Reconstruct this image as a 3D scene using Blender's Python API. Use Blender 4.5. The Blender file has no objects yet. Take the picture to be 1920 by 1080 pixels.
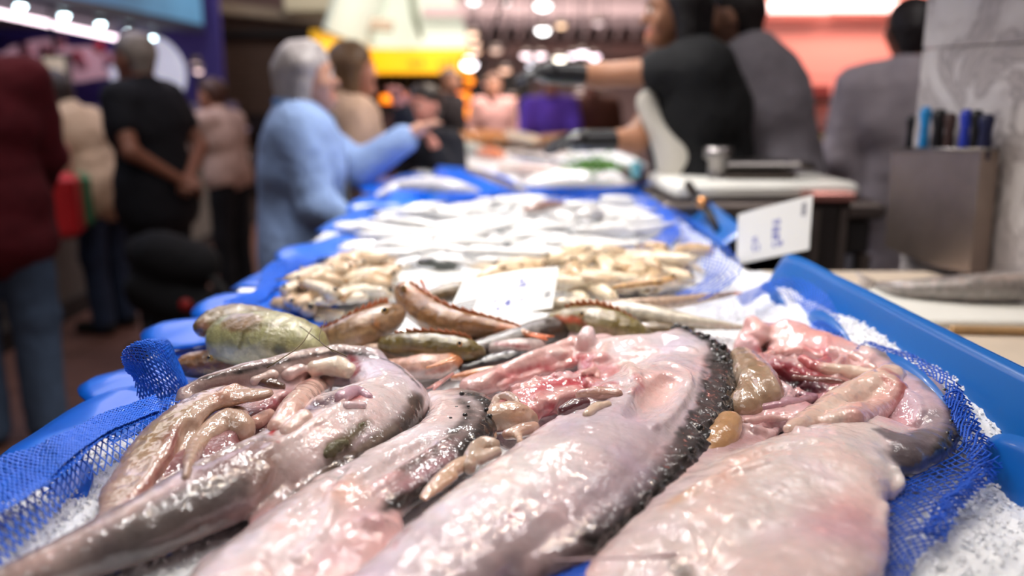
import bpy, math, random
import numpy as np
from math import sin, cos, pi, radians
from mathutils import Vector, Matrix
random.seed(7); RNG = np.random.default_rng(7)
SC = bpy.context.scene; COL = SC.collection

# ------------------------------------------------------------------ camera
F = 1600.0; CAMZ = 1.42; BED = 1.06
PITCH = math.atan(370 / F)
cam = bpy.data.objects.new('camera', bpy.data.cameras.new('camera')); COL.objects.link(cam)
cam.location = (0, 0, CAMZ); cam.rotation_euler = (pi / 2 - PITCH, 0, 0)
cam.data.sensor_width = 36; cam.data.lens = 36 * F / 1920
cam.data.clip_start = .05
cam.data.dof.use_dof = True; cam.data.dof.focus_distance = 0.90
cam.data.dof.aperture_fstop = 2.05
SC.camera = cam
# ------------------------------------------------------------------ world, light, exposure
W = bpy.data.worlds.new('hall'); SC.world = W; W.use_nodes = True
W.node_tree.nodes['Background'].inputs[0].default_value = (.62, .5, .45, 1)
W.node_tree.nodes['Background'].inputs[1].default_value = .14
SC.view_settings.view_transform = 'Standard'; SC.view_settings.look = 'None'
SC.view_settings.exposure = 0.0; SC.view_settings.gamma = 1.0
try: SC.view_settings.use_curve_mapping = False
except Exception: pass
SC.cycles.use_denoising = True
SC.cycles.sample_clamp_indirect = 6

def light(kind, loc, energy, color, size=.1, aim=None, spot=None, sy=None):
    l = bpy.data.lights.new('lamp_or_fill', kind); l.energy = energy; l.color = color
    if kind == 'AREA':
        l.size = size
        if sy: l.shape = 'RECTANGLE'; l.size_y = sy
    else: l.shadow_soft_size = size
    if spot: l.spot_size = radians(spot); l.spot_blend = .6
    o = bpy.data.objects.new('lamp_or_fill', l); COL.objects.link(o); o.location = loc
    if aim: o.rotation_euler = (Vector(aim) - Vector(loc)).to_track_quat('-Z', 'Y').to_euler()
    return o
WHITE = (1, .97, .95); WARM = (1, .82, .66)
# lamps hanging in a row over the stall, above the frame; a few small ones added for wet glints
for x, y, e, c in ((-.15, .95, 3.6, WHITE), (.5, 1.2, 5, WARM), (-.45, 1.5, 6, WHITE), (.22, 1.55, 3.5, WHITE), (-.05, 1.25, 3.5, WARM), (.62, .75, 3, WHITE), (-.6, .8, 3, WHITE), (.1, 2.3, 19, WHITE), (-.3, 2.1, 11, WHITE),
                   (-.25, 3.0, 28, WHITE), (.3, 3.9, 22, WHITE), (0, 5.0, 22, WARM)):
    light('SPOT', (x, y, 2.45), e * 2.75, c, .045 if y < 2 else .06, (x * .6, y + (.0 if y < 2 else -.1), 1.0), 105)
light('AREA', (.0, .9, 2.7), 4.5, WHITE, 1.6, (0, 1.1, 1), sy=.5)  # soft overhead fill added for the near fish
light('AREA', (-.9, -.3, 2.3), 3.5, WHITE, 1.0, (0, .9, 1.1), sy=.5)
light('AREA', (-2.4, 5.5, 2.9), 26, (.9, .8, 1), 1.4, (-2.2, 5.0, 0), sy=3)
light('AREA', (-1.7, 3.0, 3.0), 20, (1, .95, .95), 1.0, (-1.5, 3.6, 0), sy=2.5)  # fill added over the aisle to brighten the shoppers
light('AREA', (1.5, 2.0, 3.0), 26, (1, .94, .92), .8, (1.2, 3.2, .8), sy=1.5)  # fill added above the vendors, also lifts the pillar
light('AREA', (-2.6, 5.0, 3.6), 40, (.85, .9, 1), 1.0, (-3.4, 7, 2.2))  # added light aimed at the blue canopy to brighten it
light('AREA', (0.2, 9.5, 3.4), 380, (1, .86, .8), 2.5, (0.2, 11, 1), sy=4)  # broad area light added to brighten the far hall

# ------------------------------------------------------------------ camera maths: pixel + real height/distance -> point
CP, SP = cos(PITCH), sin(PITCH)
def ray(px, py):
    x = (px - 960) / F; v = (540 - py) / F
    return np.array([x, v * SP + CP, v * CP - SP])
def P(px, py, z):                      # point on the level plane z
    d = ray(px, py); t = (z - CAMZ) / d[2]
    return np.array([0, 0, CAMZ]) + d * t
def PD(px, py, D):                     # point at distance D down the hall
    d = ray(px, py); return np.array([0, 0, CAMZ]) + d * (D / d[1])
def depth(p): return p[1] * CP - (p[2] - CAMZ) * SP

# ------------------------------------------------------------------ materials
def lin(c):
    if isinstance(c, str):
        c = [int(c[i:i + 2], 16) / 255 for i in (0, 2, 4)]
        return tuple((v / 12.92 if v <= .04045 else ((v + .055) / 1.055) ** 2.4) for v in c)
    return tuple(c[:3])
MATS = {}
def mat(name, color='808080', rough=.5, metal=0, coat=0, sss=0, emit=0, ecol=None, bump=0, bscale=60, vary=0, vscale=20,
        vcol=False, trans=0, spec=.5, ior=1.45, alpha=1, sheen=0, bump2=0, b2scale=300, coatr=.08):
    if name in MATS: return MATS[name]
    m = bpy.data.materials.new(name); m.use_nodes = True; nt = m.node_tree; N = nt.nodes; L = nt.links
    b = N['Principled BSDF']; c = lin(color)
    b.inputs['Base Color'].default_value = (*c, 1); b.inputs['Roughness'].default_value = rough
    b.inputs['Metallic'].default_value = metal; b.inputs['Coat Weight'].default_value = coat
    b.inputs['Coat Roughness'].default_value = coatr; b.inputs['Coat IOR'].default_value = 1.5 if coatr > .05 else 1.75; b.inputs['IOR'].default_value = ior
    b.inputs['Specular IOR Level'].default_value = spec; b.inputs['Transmission Weight'].default_value = trans
    b.inputs['Sheen Weight'].default_value = sheen; b.inputs['Alpha'].default_value = alpha
    if sss:
        b.inputs['Subsurface Weight'].default_value = sss
        b.inputs['Subsurface Radius'].default_value = (1, .45, .35); b.inputs['Subsurface Scale'].default_value = .008
    if emit:
        b.inputs['Emission Color'].default_value = (*lin(ecol or color), 1); b.inputs['Emission Strength'].default_value = emit
    tc = N.new('ShaderNodeTexCoord'); src = None
    if vcol:
        a = N.new('ShaderNodeAttribute'); a.attribute_name = 'Col'; src = a.outputs['Color']
    if vary:
        n = N.new('ShaderNodeTexNoise'); n.inputs['Scale'].default_value = vscale; n.inputs['Detail'].default_value = 6
        n.inputs['Roughness'].default_value = .65; L.new(tc.outputs['Object'], n.inputs['Vector'])
        mr = N.new('ShaderNodeMapRange'); mr.inputs[1].default_value = .3; mr.inputs[2].default_value = .7
        mr.inputs[3].default_value = 1 - vary; mr.inputs[4].default_value = 1 + vary * .6
        L.new(n.outputs[0], mr.inputs[0])
        mx = N.new('ShaderNodeVectorMath'); mx.operation = 'SCALE'
        if src: L.new(src, mx.inputs[0])
        else: mx.inputs[0].default_value = c
        L.new(mr.outputs[0], mx.inputs['Scale']); src = mx.outputs[0]
    if src: L.new(src, b.inputs['Base Color'])
    if bump:
        n = N.new('ShaderNodeTexNoise'); n.inputs['Scale'].default_value = bscale; n.inputs['Detail'].default_value = 4
        L.new(tc.outputs['Object'], n.inputs['Vector'])
        h = n.outputs[0]
        if bump2:
            n2 = N.new('ShaderNodeTexNoise'); n2.inputs['Scale'].default_value = b2scale; n2.inputs['Detail'].default_value = 2
            L.new(tc.outputs['Object'], n2.inputs['Vector'])
            ma = N.new('ShaderNodeMath'); ma.operation = 'MULTIPLY_ADD'; ma.inputs[1].default_value = bump2
            L.new(n2.outputs[0], ma.inputs[0]); L.new(h, ma.inputs[2]); h = ma.outputs[0]
        bp = N.new('ShaderNodeBump'); bp.inputs['Strength'].default_value = 1; bp.inputs['Distance'].default_value = bump
        L.new(h, bp.inputs['Height']); L.new(bp.outputs[0], b.inputs['Normal']); L.new(bp.outputs[0], b.inputs['Coat Normal'])
    MATS[name] = m
    if emit: m.cycles.emission_sampling = 'NONE'
    return m
FLESH = mat('wet_flesh', vcol=True, rough=.5, spec=.25, coat=1, coatr=.02, sss=.2, bump=.0029, bscale=44, bump2=.16, b2scale=240, vary=.13, vscale=55)
SKINF = mat('wet_fish_skin', vcol=True, rough=.3, coat=.9, coatr=.04, sss=.08, bump=.0012, bscale=160, bump2=.4, b2scale=520, vary=.35, vscale=90)
ORGAN = mat('wet_organ', vcol=True, rough=.3, coat=1, coatr=.02, sss=.12, bump=.003, bscale=45, vary=.1, vscale=60)
CLOTH = mat('cloth', vcol=True, rough=.9, bump=.004, bscale=25, vary=.2, vscale=12)
SKIN = mat('human_skin', vcol=True, rough=.5, sss=.1)
HAIR = mat('human_hair', vcol=True, rough=.5, bump=.006, bscale=40, vary=.5, vscale=14)

# ------------------------------------------------------------------ object helpers
def link(o): COL.objects.link(o); return o
def tag(o, label=None, cat=None, group=None, kind=None):
    if label: o['label'] = label
    if cat: o['category'] = cat
    if group: o['group'] = group
    if kind: o['kind'] = kind
    return o
def thing(name, label, cat, loc=(0, 0, 0), group=None):
    o = link(bpy.data.objects.new(name, None)); o.empty_display_size = .05
    o.location = Vector([float(v) for v in loc]); o['_l'] = [float(v) for v in loc]
    return tag(o, label, cat, group)
def wloc(o): return np.array(o['_l']) if o is not None and '_l' in o.keys() else np.zeros(3)
def mk(name, V, Fc, m, parent=None, cols=None, smooth=True, origin=None):
    V = np.asarray(V, float).reshape(-1, 3)
    base = wloc(parent) if parent is not None else np.zeros(3)
    org = np.array(origin, float) if origin is not None else (base if parent is not None else V.mean(0) * [1, 1, 0] + [0, 0, V[:, 2].min()])
    me = bpy.data.meshes.new(name)
    if isinstance(Fc, np.ndarray) and Fc.shape[1] == 4:
        me.vertices.add(len(V)); me.vertices.foreach_set('co', (V - org).ravel())
        me.loops.add(Fc.size); me.polygons.add(len(Fc))
        me.loops.foreach_set('vertex_index', Fc.ravel().astype(np.int32))
        me.polygons.foreach_set('loop_start', np.arange(0, Fc.size, 4, dtype=np.int32))
        me.update(calc_edges=True)
    else:
        me.from_pydata([tuple(v) for v in (V - org)], [], [tuple(int(i) for i in f) for f in Fc])
    me.materials.append(m)
    if smooth: me.polygons.foreach_set('use_smooth', np.ones(len(me.polygons), bool))
    if cols is not None:
        a = me.color_attributes.new('Col', 'FLOAT_COLOR', 'POINT')
        c4 = np.ones((len(V), 4)); c4[:, :3] = cols; a.data.foreach_set('color', c4.ravel())
    o = link(bpy.data.objects.new(name, me)); o['_l'] = [float(v) for v in org]
    if parent is not None: o.parent = parent
    o.location = Vector([float(v) for v in (org - base)])
    return o
class MB:
    """collects boxes, tubes, lathes into one mesh"""
    def __init__(s): s.v = []; s.f = []
    def add(s, V, Fc):
        n = len(s.v); s.v += [tuple(v) for v in V]; s.f += [tuple(i + n for i in f) for f in Fc]; return s
    def box(s, c, d, rz=0, rx=0, ry=0, bev=0):
        M = (Matrix.Rotation(rz, 3, 'Z') @ Matrix.Rotation(rx, 3, 'X') @ Matrix.Rotation(ry, 3, 'Y'))
        x, y, z = [v / 2 for v in d]
        b = min(bev, x * .9, y * .9, z * .9)
        if b <= 0:
            V = [(i, j, k) for i in (-x, x) for j in (-y, y) for k in (-z, z)]
            Fc = [(0, 1, 3, 2), (4, 6, 7, 5), (0, 4, 5, 1), (2, 3, 7, 6), (0, 2, 6, 4), (1, 5, 7, 3)]
        else:
            ring = [(-x + b, -y), (x - b, -y), (x, -y + b), (x, y - b), (x - b, y), (-x + b, y), (-x, y - b), (-x, -y + b)]
            V = []
            for zz, sh in ((-z, b), (-z + b, 0), (z - b, 0), (z, b)):
                for (a, c2) in ring:
                    V.append((a - math.copysign(sh, a) * (1 if abs(a) > 0 else 0), c2 - math.copysign(sh, c2), zz))
            Fc = [(r * 8 + i, r * 8 + (i + 1) % 8, (r + 1) * 8 + (i + 1) % 8, (r + 1) * 8 + i) for r in range(3) for i in range(8)]
            Fc += [tuple(range(7, -1, -1)), tuple(range(24, 32))]
        return s.add([tuple(M @ Vector(v) + Vector([float(q) for q in c])) for v in V], Fc)
    def tube(s, pts, r, n=8, cap=True):
        pts = [np.array(p, float) for p in pts]; R = r if hasattr(r, '__len__') else [r] * len(pts)
        V = []; Fc = []; up = np.array([0, 0, 1.])
        for i, p in enumerate(pts):
            t = pts[min(i + 1, len(pts) - 1)] - pts[max(i - 1, 0)]; t /= (np.linalg.norm(t) + 1e-9)
            a = np.cross(t, up if abs(t[2]) < .9 else np.array([1., 0, 0])); a /= np.linalg.norm(a); b = np.cross(t, a)
            for k in range(n):
                w = 2 * pi * k / n; V.append(p + R[i] * (cos(w) * a + sin(w) * b))
        for i in range(len(pts) - 1):
            for k in range(n): Fc.append((i * n + k, i * n + (k + 1) % n, (i + 1) * n + (k + 1) % n, (i + 1) * n + k))
        if cap: Fc += [tuple(range(n - 1, -1, -1)), tuple((len(pts) - 1) * n + k for k in range(n))]
        return s.add(V, Fc)
    def lathe(s, c, prof, n=16, axis=None):
        M = Vector((0, 0, 1)).rotation_difference(Vector(axis)).to_matrix() if axis is not None else Matrix.Identity(3)
        V = []; Fc = []
        for (r, z) in prof:
            for k in range(n):
                w = 2 * pi * k / n; V.append(M @ Vector((max(r, 1e-4) * cos(w), max(r, 1e-4) * sin(w), z)) + Vector([float(q) for q in c]))
        for i in range(len(prof) - 1):
            for k in range(n): Fc.append((i * n + k, i * n + (k + 1) % n, (i + 1) * n + (k + 1) % n, (i + 1) * n + k))
        Fc += [tuple(range(n - 1, -1, -1)), tuple((len(prof) - 1) * n + k for k in range(n))]
        return s.add(V, Fc)
    def sphere(s, c, r, n=12, sc=(1, 1, 1)):
        V = []; Fc = []; m = n // 2
        for i in range(m + 1):
            for k in range(n):
                a = pi * (i + .02 * (i == 0) - .02 * (i == m)) / m; w = 2 * pi * k / n
                V.append((c[0] + r * sc[0] * sin(a) * cos(w), c[1] + r * sc[1] * sin(a) * sin(w), c[2] - r * sc[2] * cos(a)))
        for i in range(m):
            for k in range(n): Fc.append((i * n + k, i * n + (k + 1) % n, (i + 1) * n + (k + 1) % n, (i + 1) * n + k))
        Fc += [tuple(range(n - 1, -1, -1)), tuple(m * n + k for k in range(n))]
        return s.add(V, Fc)
    def plate(s, poly, th, n=None):
        """closed 3-D outline given thickness along its normal"""
        Q = [np.array(p, float) for p in poly]; nn = np.zeros(3)
        for i in range(len(Q)): nn += np.cross(Q[i], Q[(i + 1) % len(Q)])
        nn = np.array(n, float) if n is not None else nn / (np.linalg.norm(nn) + 1e-9)
        k = len(Q); V = [q + nn * th / 2 for q in Q] + [q - nn * th / 2 for q in Q]
        return s.add(V, [tuple(range(k)), tuple(range(2 * k - 1, k - 1, -1))] + [(i, i + k, (i + 1) % k + k, (i + 1) % k) for i in range(k)])
    def build(s, name, m, parent=None, smooth=False, origin=None, col=None):
        return mk(name, s.v, s.f, m, parent, smooth=smooth, origin=origin, cols=(np.tile(lin(col), (len(s.v), 1)) if col else None))

# ------------------------------------------------------------------ noise and implicit-surface modelling
_T = RNG.random((32, 32, 32))
_R = np.array([[.64, -.48, .6], [.6, .8, 0], [-.48, .36, .8]])
def vn(p):
    p = np.asarray(p) @ _R + 100.0; i = np.floor(p).astype(int); f = p - i; f = f * f * (3 - 2 * f); i &= 31; j = (i + 1) & 31
    x0, y0, z0 = i[..., 0], i[..., 1], i[..., 2]; x1, y1, z1 = j[..., 0], j[..., 1], j[..., 2]
    a, b, c = f[..., 0], f[..., 1], f[..., 2]
    g = lambda X, Y, Z: _T[X, Y, Z]
    return 2 * (((g(x0, y0, z0) * (1 - a) + g(x1, y0, z0) * a) * (1 - b) + (g(x0, y1, z0) * (1 - a) + g(x1, y1, z0) * a) * b) * (1 - c)
                + ((g(x0, y0, z1) * (1 - a) + g(x1, y0, z1) * a) * (1 - b) + (g(x0, y1, z1) * (1 - a) + g(x1, y1, z1) * a) * b) * c) - 1
def fbm(p, o=3):
    r = 0; a = 1
    for k in range(o): r = r + a * vn(p * 2 ** k + 7.3 * k); a *= .5
    return r / 1.75
def nets(f, org, h):
    s = f < 0
    c = sum(s[i:i + s.shape[0] - 1, j:j + s.shape[1] - 1, k:k + s.shape[2] - 1].astype(np.int8) for i in (0, 1) for j in (0, 1) for k in (0, 1))
    A = np.argwhere((c > 0) & (c < 8)); idg = np.full(c.shape, -1, np.int32); idg[A[:, 0], A[:, 1], A[:, 2]] = np.arange(len(A))
    pos = np.zeros((len(A), 3)); cnt = np.zeros(len(A))
    C = [(i, j, k) for i in (0, 1) for j in (0, 1) for k in (0, 1)]
    for a in C:
        for ax in range(3):
            if a[ax]: continue
            b = list(a); b[ax] = 1
            fa = f[A[:, 0] + a[0], A[:, 1] + a[1], A[:, 2] + a[2]]; fb = f[A[:, 0] + b[0], A[:, 1] + b[1], A[:, 2] + b[2]]
            m = (fa < 0) != (fb < 0); t = np.where(m, fa / np.where(m, fa - fb, 1), 0)
            q = np.tile(np.array(a, float), (len(A), 1)); q[:, ax] += t
            pos += q * m[:, None]; cnt += m
    V = (A + pos / np.maximum(cnt, 1)[:, None]) * h + org
    Q = []
    for ax in range(3):
        u, w = (ax + 1) % 3, (ax + 2) % 3
        sl = [slice(None)] * 3; sh = [slice(None)] * 3; sl[ax] = slice(0, -1); sh[ax] = slice(1, None)
        d = s[tuple(sl)] != s[tuple(sh)]; E = np.argwhere(d)
        E = E[(E[:, u] > 0) & (E[:, w] > 0) & (E[:, u] < s.shape[u] - 1) & (E[:, w] < s.shape[w] - 1)]
        ins = s[E[:, 0], E[:, 1], E[:, 2]]
        def cell(du, dw):
            G = E.copy(); G[:, u] += du; G[:, w] += dw; return idg[G[:, 0], G[:, 1], G[:, 2]]
        q = np.stack([cell(-1, -1), cell(0, -1), cell(0, 0), cell(-1, 0)], 1)
        q[~ins] = q[~ins][:, ::-1]; Q.append(q)
    Q = np.concatenate(Q); return V, Q[(Q >= 0).all(1)]
def segd(p, a, b, ra, rb, fl, ax):
    ab = b - a; L2 = ab @ ab + 1e-12
    t = np.clip(((p - a) @ ab) / L2, 0, 1); q = p - a - t[..., None] * ab
    if fl != 1:
        q = q + ax * ((q @ ax) * (1 / fl - 1))[..., None]
    d = np.sqrt((q * q).sum(-1)) - (ra + t * (rb - ra))
    return d * (fl if fl < 1 else 1)
Z = np.array([0, 0, 1.])
def cr(P4, n):
    """Catmull-Rom through rows of an array"""
    P4 = np.asarray(P4, float); out = []
    if len(P4) == 1: return P4
    E = np.vstack([2 * P4[0] - P4[1], P4, 2 * P4[-1] - P4[-2]])
    for i in range(1, len(E) - 2):
        for k in range(n):
            t = k / n; a, b, c, d = E[i - 1], E[i], E[i + 1], E[i + 2]
            out.append(.5 * (2 * b + (c - a) * t + (2 * a - 5 * b + 4 * c - d) * t * t + (3 * b - a - 3 * c + d) * t ** 3))
    out.append(P4[-1]); return np.array(out)
def hit(field, px_, py_):
    f, lo, h = field; d = ray(px_, py_); o = np.array([0, 0, CAMZ]); hi = lo + h * np.array(f.shape)
    t = np.arange(max(.1, (lo[1]) / d[1] - .02), hi[1] / d[1] + .02, h * .4)
    p = o + t[:, None] * d; i = np.round((p - lo) / h).astype(int); ok = ((i >= 0) & (i < np.array(f.shape))).all(1)
    p = p[ok]; i = i[ok]
    if len(p) == 0: return None
    w = np.nonzero(f[i[:, 0], i[:, 1], i[:, 2]] < 0)[0]
    return p[w[0]] if len(w) else None
class Sdf:
    def __init__(s): s.p = []
    def seg(s, a, b, ra, rb, col, k=.012, fl=1, ax=Z, op='add', e=None):
        s.p.append(dict(a=np.array(a, float), b=np.array(b, float), ra=ra, rb=rb, col=np.array(lin(col)), k=k, fl=fl, ax=np.array(ax, float), op=op, e=e)); return s
    def line(s, pts, col, k=.012, fl=1, ax=Z, sub=3, op='add', e=None):
        R = cr(pts, sub) if sub > 1 else np.asarray(pts, float); n0 = len(s.p)
        R[:, 3] = np.maximum(R[:, 3], 1e-4)
        if len(R) == 1: return s.seg(R[0][:3], R[0][:3] + 1e-5, R[0][3], R[0][3], col, k, fl, ax, op, e)
        for i in range(len(R) - 1): s.seg(R[i][:3], R[i + 1][:3], R[i][3], R[i + 1][3], col, k, fl, ax, op, e)
        for q in s.p[n0:]: q['g'] = (id(s), n0)
        return s
    def px(s, op, pts, col, k=.008, fl=1, e=None, sub=3, push=0):
        s.p.append(dict(px=pts, op=op, col=col, k=k, fl=fl, e=e, sub=sub, push=push)); return s
    def resolve(s, q):
        pts = cr(np.array([r[:3] for r in q['px']], float), q['sub']) if len(q['px']) > 1 else np.array([r[:3] for r in q['px']], float)
        H = []
        for px_, py_, r in pts:
            p = hit(s.field, px_, py_)
            if p is None: H.append(None); continue
            rr = max(r, .3) * depth(p) / F; d = ray(px_, py_); d = d / np.linalg.norm(d); H.append((p + d * rr * q['push'], rr))
        out = []
        for i in range(len(H)):
            if H[i] is None: continue
            a = H[i]; b = H[i + 1] if i + 1 < len(H) and H[i + 1] is not None and np.linalg.norm(H[i + 1][0] - a[0]) < .045 else None
            if b is None:
                if i and H[i - 1] is not None and np.linalg.norm(H[i - 1][0] - a[0]) < .045: continue
                b = (a[0] + 1e-5, a[1])
            out.append(dict(a=a[0], b=b[0], ra=a[1], rb=b[1], col=np.array(lin(q['col'])), k=q['k'], fl=q['fl'], ax=Z, op=q['op'], e=q['e'], late=True, g=('px', id(q))))
        return out
    def build(s, name, m, h, parent=None, kc=.003, cn=.003, cf=90, disp=0, df=40, origin=None, fixcol=None, disp2=0, df2=160, tint=None, dark=0):
        pr = [q for q in s.p if q['op'] != 'paint']; ad = [q for q in pr if q['op'] == 'add' and 'px' not in q]
        lo = np.min([np.minimum(q['a'] - q['ra'], q['b'] - q['rb']) for q in ad], 0) - 3 * h
        hi = np.max([np.maximum(q['a'] + q['ra'], q['b'] + q['rb']) for q in ad], 0) + 3 * h
        n = np.ceil((hi - lo) / h).astype(int) + 1
        while n.prod() > 9e6: h *= 1.15; n = np.ceil((hi - lo) / h).astype(int) + 1
        f = np.full(n, .05, np.float32)
        s.field = (f, lo, h); queue = list(pr)
        while queue:
            q = queue.pop(0)
            if 'px' in q:
                queue = s.resolve(q) + queue; continue
            if q.get('late') and q['op'] == 'add': ad.append(q)
            grp = [q]
            if 'g' in q:
                while queue and queue[0].get('g') == q['g']:
                    w = queue.pop(0); grp.append(w)
                    if w.get('late') and w['op'] == 'add': ad.append(w)
            bx = []
            for w in grp:
                r = max(w['ra'], w['rb']) + w['k'] + 2.5 * h
                bx.append((np.minimum(w['a'], w['b']) - r, np.maximum(w['a'], w['b']) + r))
            b0 = np.min([x[0] for x in bx], 0); b1 = np.max([x[1] for x in bx], 0)
            i0 = np.maximum(np.floor((b0 - lo) / h).astype(int), 0); i1 = np.minimum(np.ceil((b1 - lo) / h).astype(int) + 1, n)
            if (i1 <= i0).any(): continue
            d = np.full(i1 - i0, .05, np.float32)
            for w, x in zip(grp, bx):
                j0 = np.maximum(np.floor((x[0] - lo) / h).astype(int), i0); j1 = np.minimum(np.ceil((x[1] - lo) / h).astype(int) + 1, i1)
                if (j1 <= j0).any(): continue
                ax = [lo[j] + h * np.arange(j0[j], j1[j]) for j in range(3)]
                g = np.stack(np.meshgrid(*ax, indexing='ij'), -1); T = tuple(slice(j0[j] - i0[j], j1[j] - i0[j]) for j in range(3))
                d[T] = np.minimum(d[T], segd(g, w['a'], w['b'], w['ra'], w['rb'], w['fl'], w['ax']))
            S = tuple(slice(i0[j], i1[j]) for j in range(3)); c = f[S]; k = q['k']
            if q['op'] == 'cut':
                hh = np.maximum(k - np.abs(c + d), 0) / k; f[S] = np.maximum(c, -d) + hh * hh * k / 4
            else:
                hh = np.maximum(k - np.abs(c - d), 0) / k; f[S] = np.minimum(c, d) - hh * hh * k / 4
        V, Q = nets(f, lo, h)
        if disp or disp2 or dark:
            g = (f[2:, 1:-1, 1:-1] - f[:-2, 1:-1, 1:-1], f[1:-1, 2:, 1:-1] - f[1:-1, :-2, 1:-1], f[1:-1, 1:-1, 2:] - f[1:-1, 1:-1, :-2])
            ii = np.clip(np.round((V - lo) / h).astype(int) - 1, 0, n - 3)
            N = np.stack([gg[ii[:, 0], ii[:, 1], ii[:, 2]] for gg in g], 1); N /= np.linalg.norm(N, axis=1)[:, None] + 1e-9
        C = None
        if fixcol is None:
            wob = fbm(V * cf, 2) * cn; num = np.zeros((len(V), 3)); den = np.full(len(V), 1e-9)
            dm = np.full(len(V), 1e9); ds = []
            for q in ad:
                d = segd(V, q['a'], q['b'], q['ra'], q['rb'], q['fl'], q['ax']); ds.append(d); dm = np.minimum(dm, d)
            for q, d in zip(ad, ds):
                sgn = 1 if (id(q) % 1 == 0) else 1
                w = np.exp(-np.clip((d - dm + wob * (.5 + q['col'][0])) / kc, -20, 40)); num += w[:, None] * q['col']; den += w
            C = num / den[:, None]
            pa = []
            for q in s.p:
                if q['op'] == 'paint': pa += s.resolve(q) if 'px' in q else [q]
            for q in pa:
                d = segd(V, q['a'], q['b'], q['ra'], q['rb'], q['fl'], q['ax']) + wob * min(1.6, .45 * max(q['ra'], q['rb']) / max(cn, 1e-4))
                e, st = q['e'] or (.004, 1); w = np.clip(.5 - d / (2 * e), 0, 1) ** 1 * st
                C = C * (1 - w[:, None]) + q['col'] * w[:, None]
            if tint is not None: C = tint(V, C)
            C = np.clip(C, 0, 1)
            if dark:
                dk = np.clip((.10 - C.mean(1)) / .07, 0, 1); V = V + N * (fbm(V * 130, 3) * dark * dk)[:, None]
        if disp: V = V + N * (fbm(V * df) * disp)[:, None]
        if disp2: V = V + N * (fbm(V * df2) * disp2)[:, None]
        if fixcol is not None: C = np.tile(lin(fixcol), (len(V), 1))
        return mk(name, V, Q, m, parent, cols=C, origin=origin)
def on(field, pts, push=-.25):
    out = []; last = None
    for px_, py_, r in [q[:3] for q in pts]:
        p = hit(field, px_, py_)
        if p is None: p = P(px_, py_, last if last else BED + .03)
        last = p[2]; rr = r * depth(p) / F; d = ray(px_, py_); d = d / np.linalg.norm(d); out.append((*(p + d * rr * push), rr))
    return out
# pixel strokes lying on the ice: rows (px, py, radius px, base height above bed)
def lay(pts, fl=1.0, lift=0):
    out = []
    for q in pts:
        px, py, r = q[:3]; base = (q[3] if len(q) > 3 else 0) + lift
        z = BED + base + .02
        for _ in range(5):
            p = P(px, py, z); rr = r * depth(p) / F; z = BED + base + rr * fl
        out.append((*P(px, py, z), rr))
    return out
# ================================================================== the setting
M_floor = mat('floor_tile', '6b4a40', rough=.45, vary=.25, vscale=3, bump=.001, bscale=30)
M_grout = mat('floor_grout', '3a2a26', rough=.8)
fl = MB().box((0, 7, -.03), (16, 18, .05)).build('floor', M_grout); tag(fl, kind='structure')
tb = MB().box((0, 0, .0), (.592, .592, .012), bev=.003); tv, tf = tb.v, tb.f
first = None; ntile = 0
for i in range(13):                                  # terracotta floor tiles of the aisle
    for j in range(14):
        x = -6.9 + .6 * i; y = 1.2 + .6 * j
        if x > -.9: continue
        if first is None: first = mk('tile', tv, tf, M_floor, fl, smooth=False, origin=(0, 0, 0))
        o = first if ntile == 0 else link(first.copy()); o.parent = fl; b = wloc(fl)
        o.location = (x - b[0], y - b[1], .0 - b[2] + random.uniform(-.0005, .0005)); ntile += 1
def wallbox(name, x0, x1, y0, y1, z0, z1, m):
    return tag(MB().box(((x0 + x1) / 2, (y0 + y1) / 2, (z0 + z1) / 2), (x1 - x0, y1 - y0, z1 - z0)).build(name, m), kind='structure')
M_hall = mat('hall_plaster', '8d7472', rough=.8, vary=.2, vscale=2)
M_brown = mat('brown_shutter', '5a463c', rough=.7, vary=.15, vscale=4)
M_dark = mat('dark_paint', '1b1719', rough=.6)
wallbox('wall_back', -7, 7, 15.0, 15.2, 0, 5, M_hall)
wallbox('wall_left', -7.2, -7, -2, 15, 0, 5, M_dark)
wallbox('wall_right', 6.8, 7, -2, 15, 0, 5, M_dark)
wallbox('ceiling', -7, 7, 9.5, 15, 4.3, 4.4, M_hall)
# ------------------------------------------------------------------ marble pillar
def marble():
    m = mat('grey_marble', 'b9b1b0', rough=.28); nt = m.node_tree; N = nt.nodes; L = nt.links; b = N['Principled BSDF']
    tc = N.new('ShaderNodeTexCoord'); n = N.new('ShaderNodeTexNoise'); n.inputs['Scale'].default_value = 5; n.inputs['Detail'].default_value = 9
    n.inputs['Distortion'].default_value = 1.4; n.inputs['Roughness'].default_value = .62; L.new(tc.outputs['Object'], n.inputs[0])
    r = N.new('ShaderNodeValToRGB'); e = r.color_ramp.elements
    e[0].position = .36; e[0].color = (*lin('a09897'), 1); e[1].position = .62; e[1].color = (*lin('dcd6d4'), 1)
    q = e.new(.47); q.color = (*lin('c0b8b6'), 1); q = e.new(.5); q.color = (*lin('9c9493'), 1); q = e.new(.53); q.color = (*lin('cec7c5'), 1)
    L.new(n.outputs[0], r.inputs[0]); L.new(r.outputs[0], b.inputs[0]); return m
MARB = marble()
pil = thing('pillar', 'grey veined marble pillar carrying the steel knife box', 'pillar', (1.6, 1.9, 0))
PA = np.array([.995, 2.15]); PDIR = np.array([.245, -.97]); PN = np.array([-.97, -.245])      # far edge, run towards the camera, outward normal
pc = PA + PDIR * .8 - PN * .5
for k, (z0, z1) in enumerate(((0, .987), (.989, 1.517), (1.519, 2.6))):   # marble cladding slabs
    MB().box((pc[0], pc[1], (z0 + z1) / 2), (1.0, 1.6, z1 - z0), rz=math.atan2(PDIR[0], -PDIR[1]), bev=.003).build('marble_slab', MARB, pil)
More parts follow.
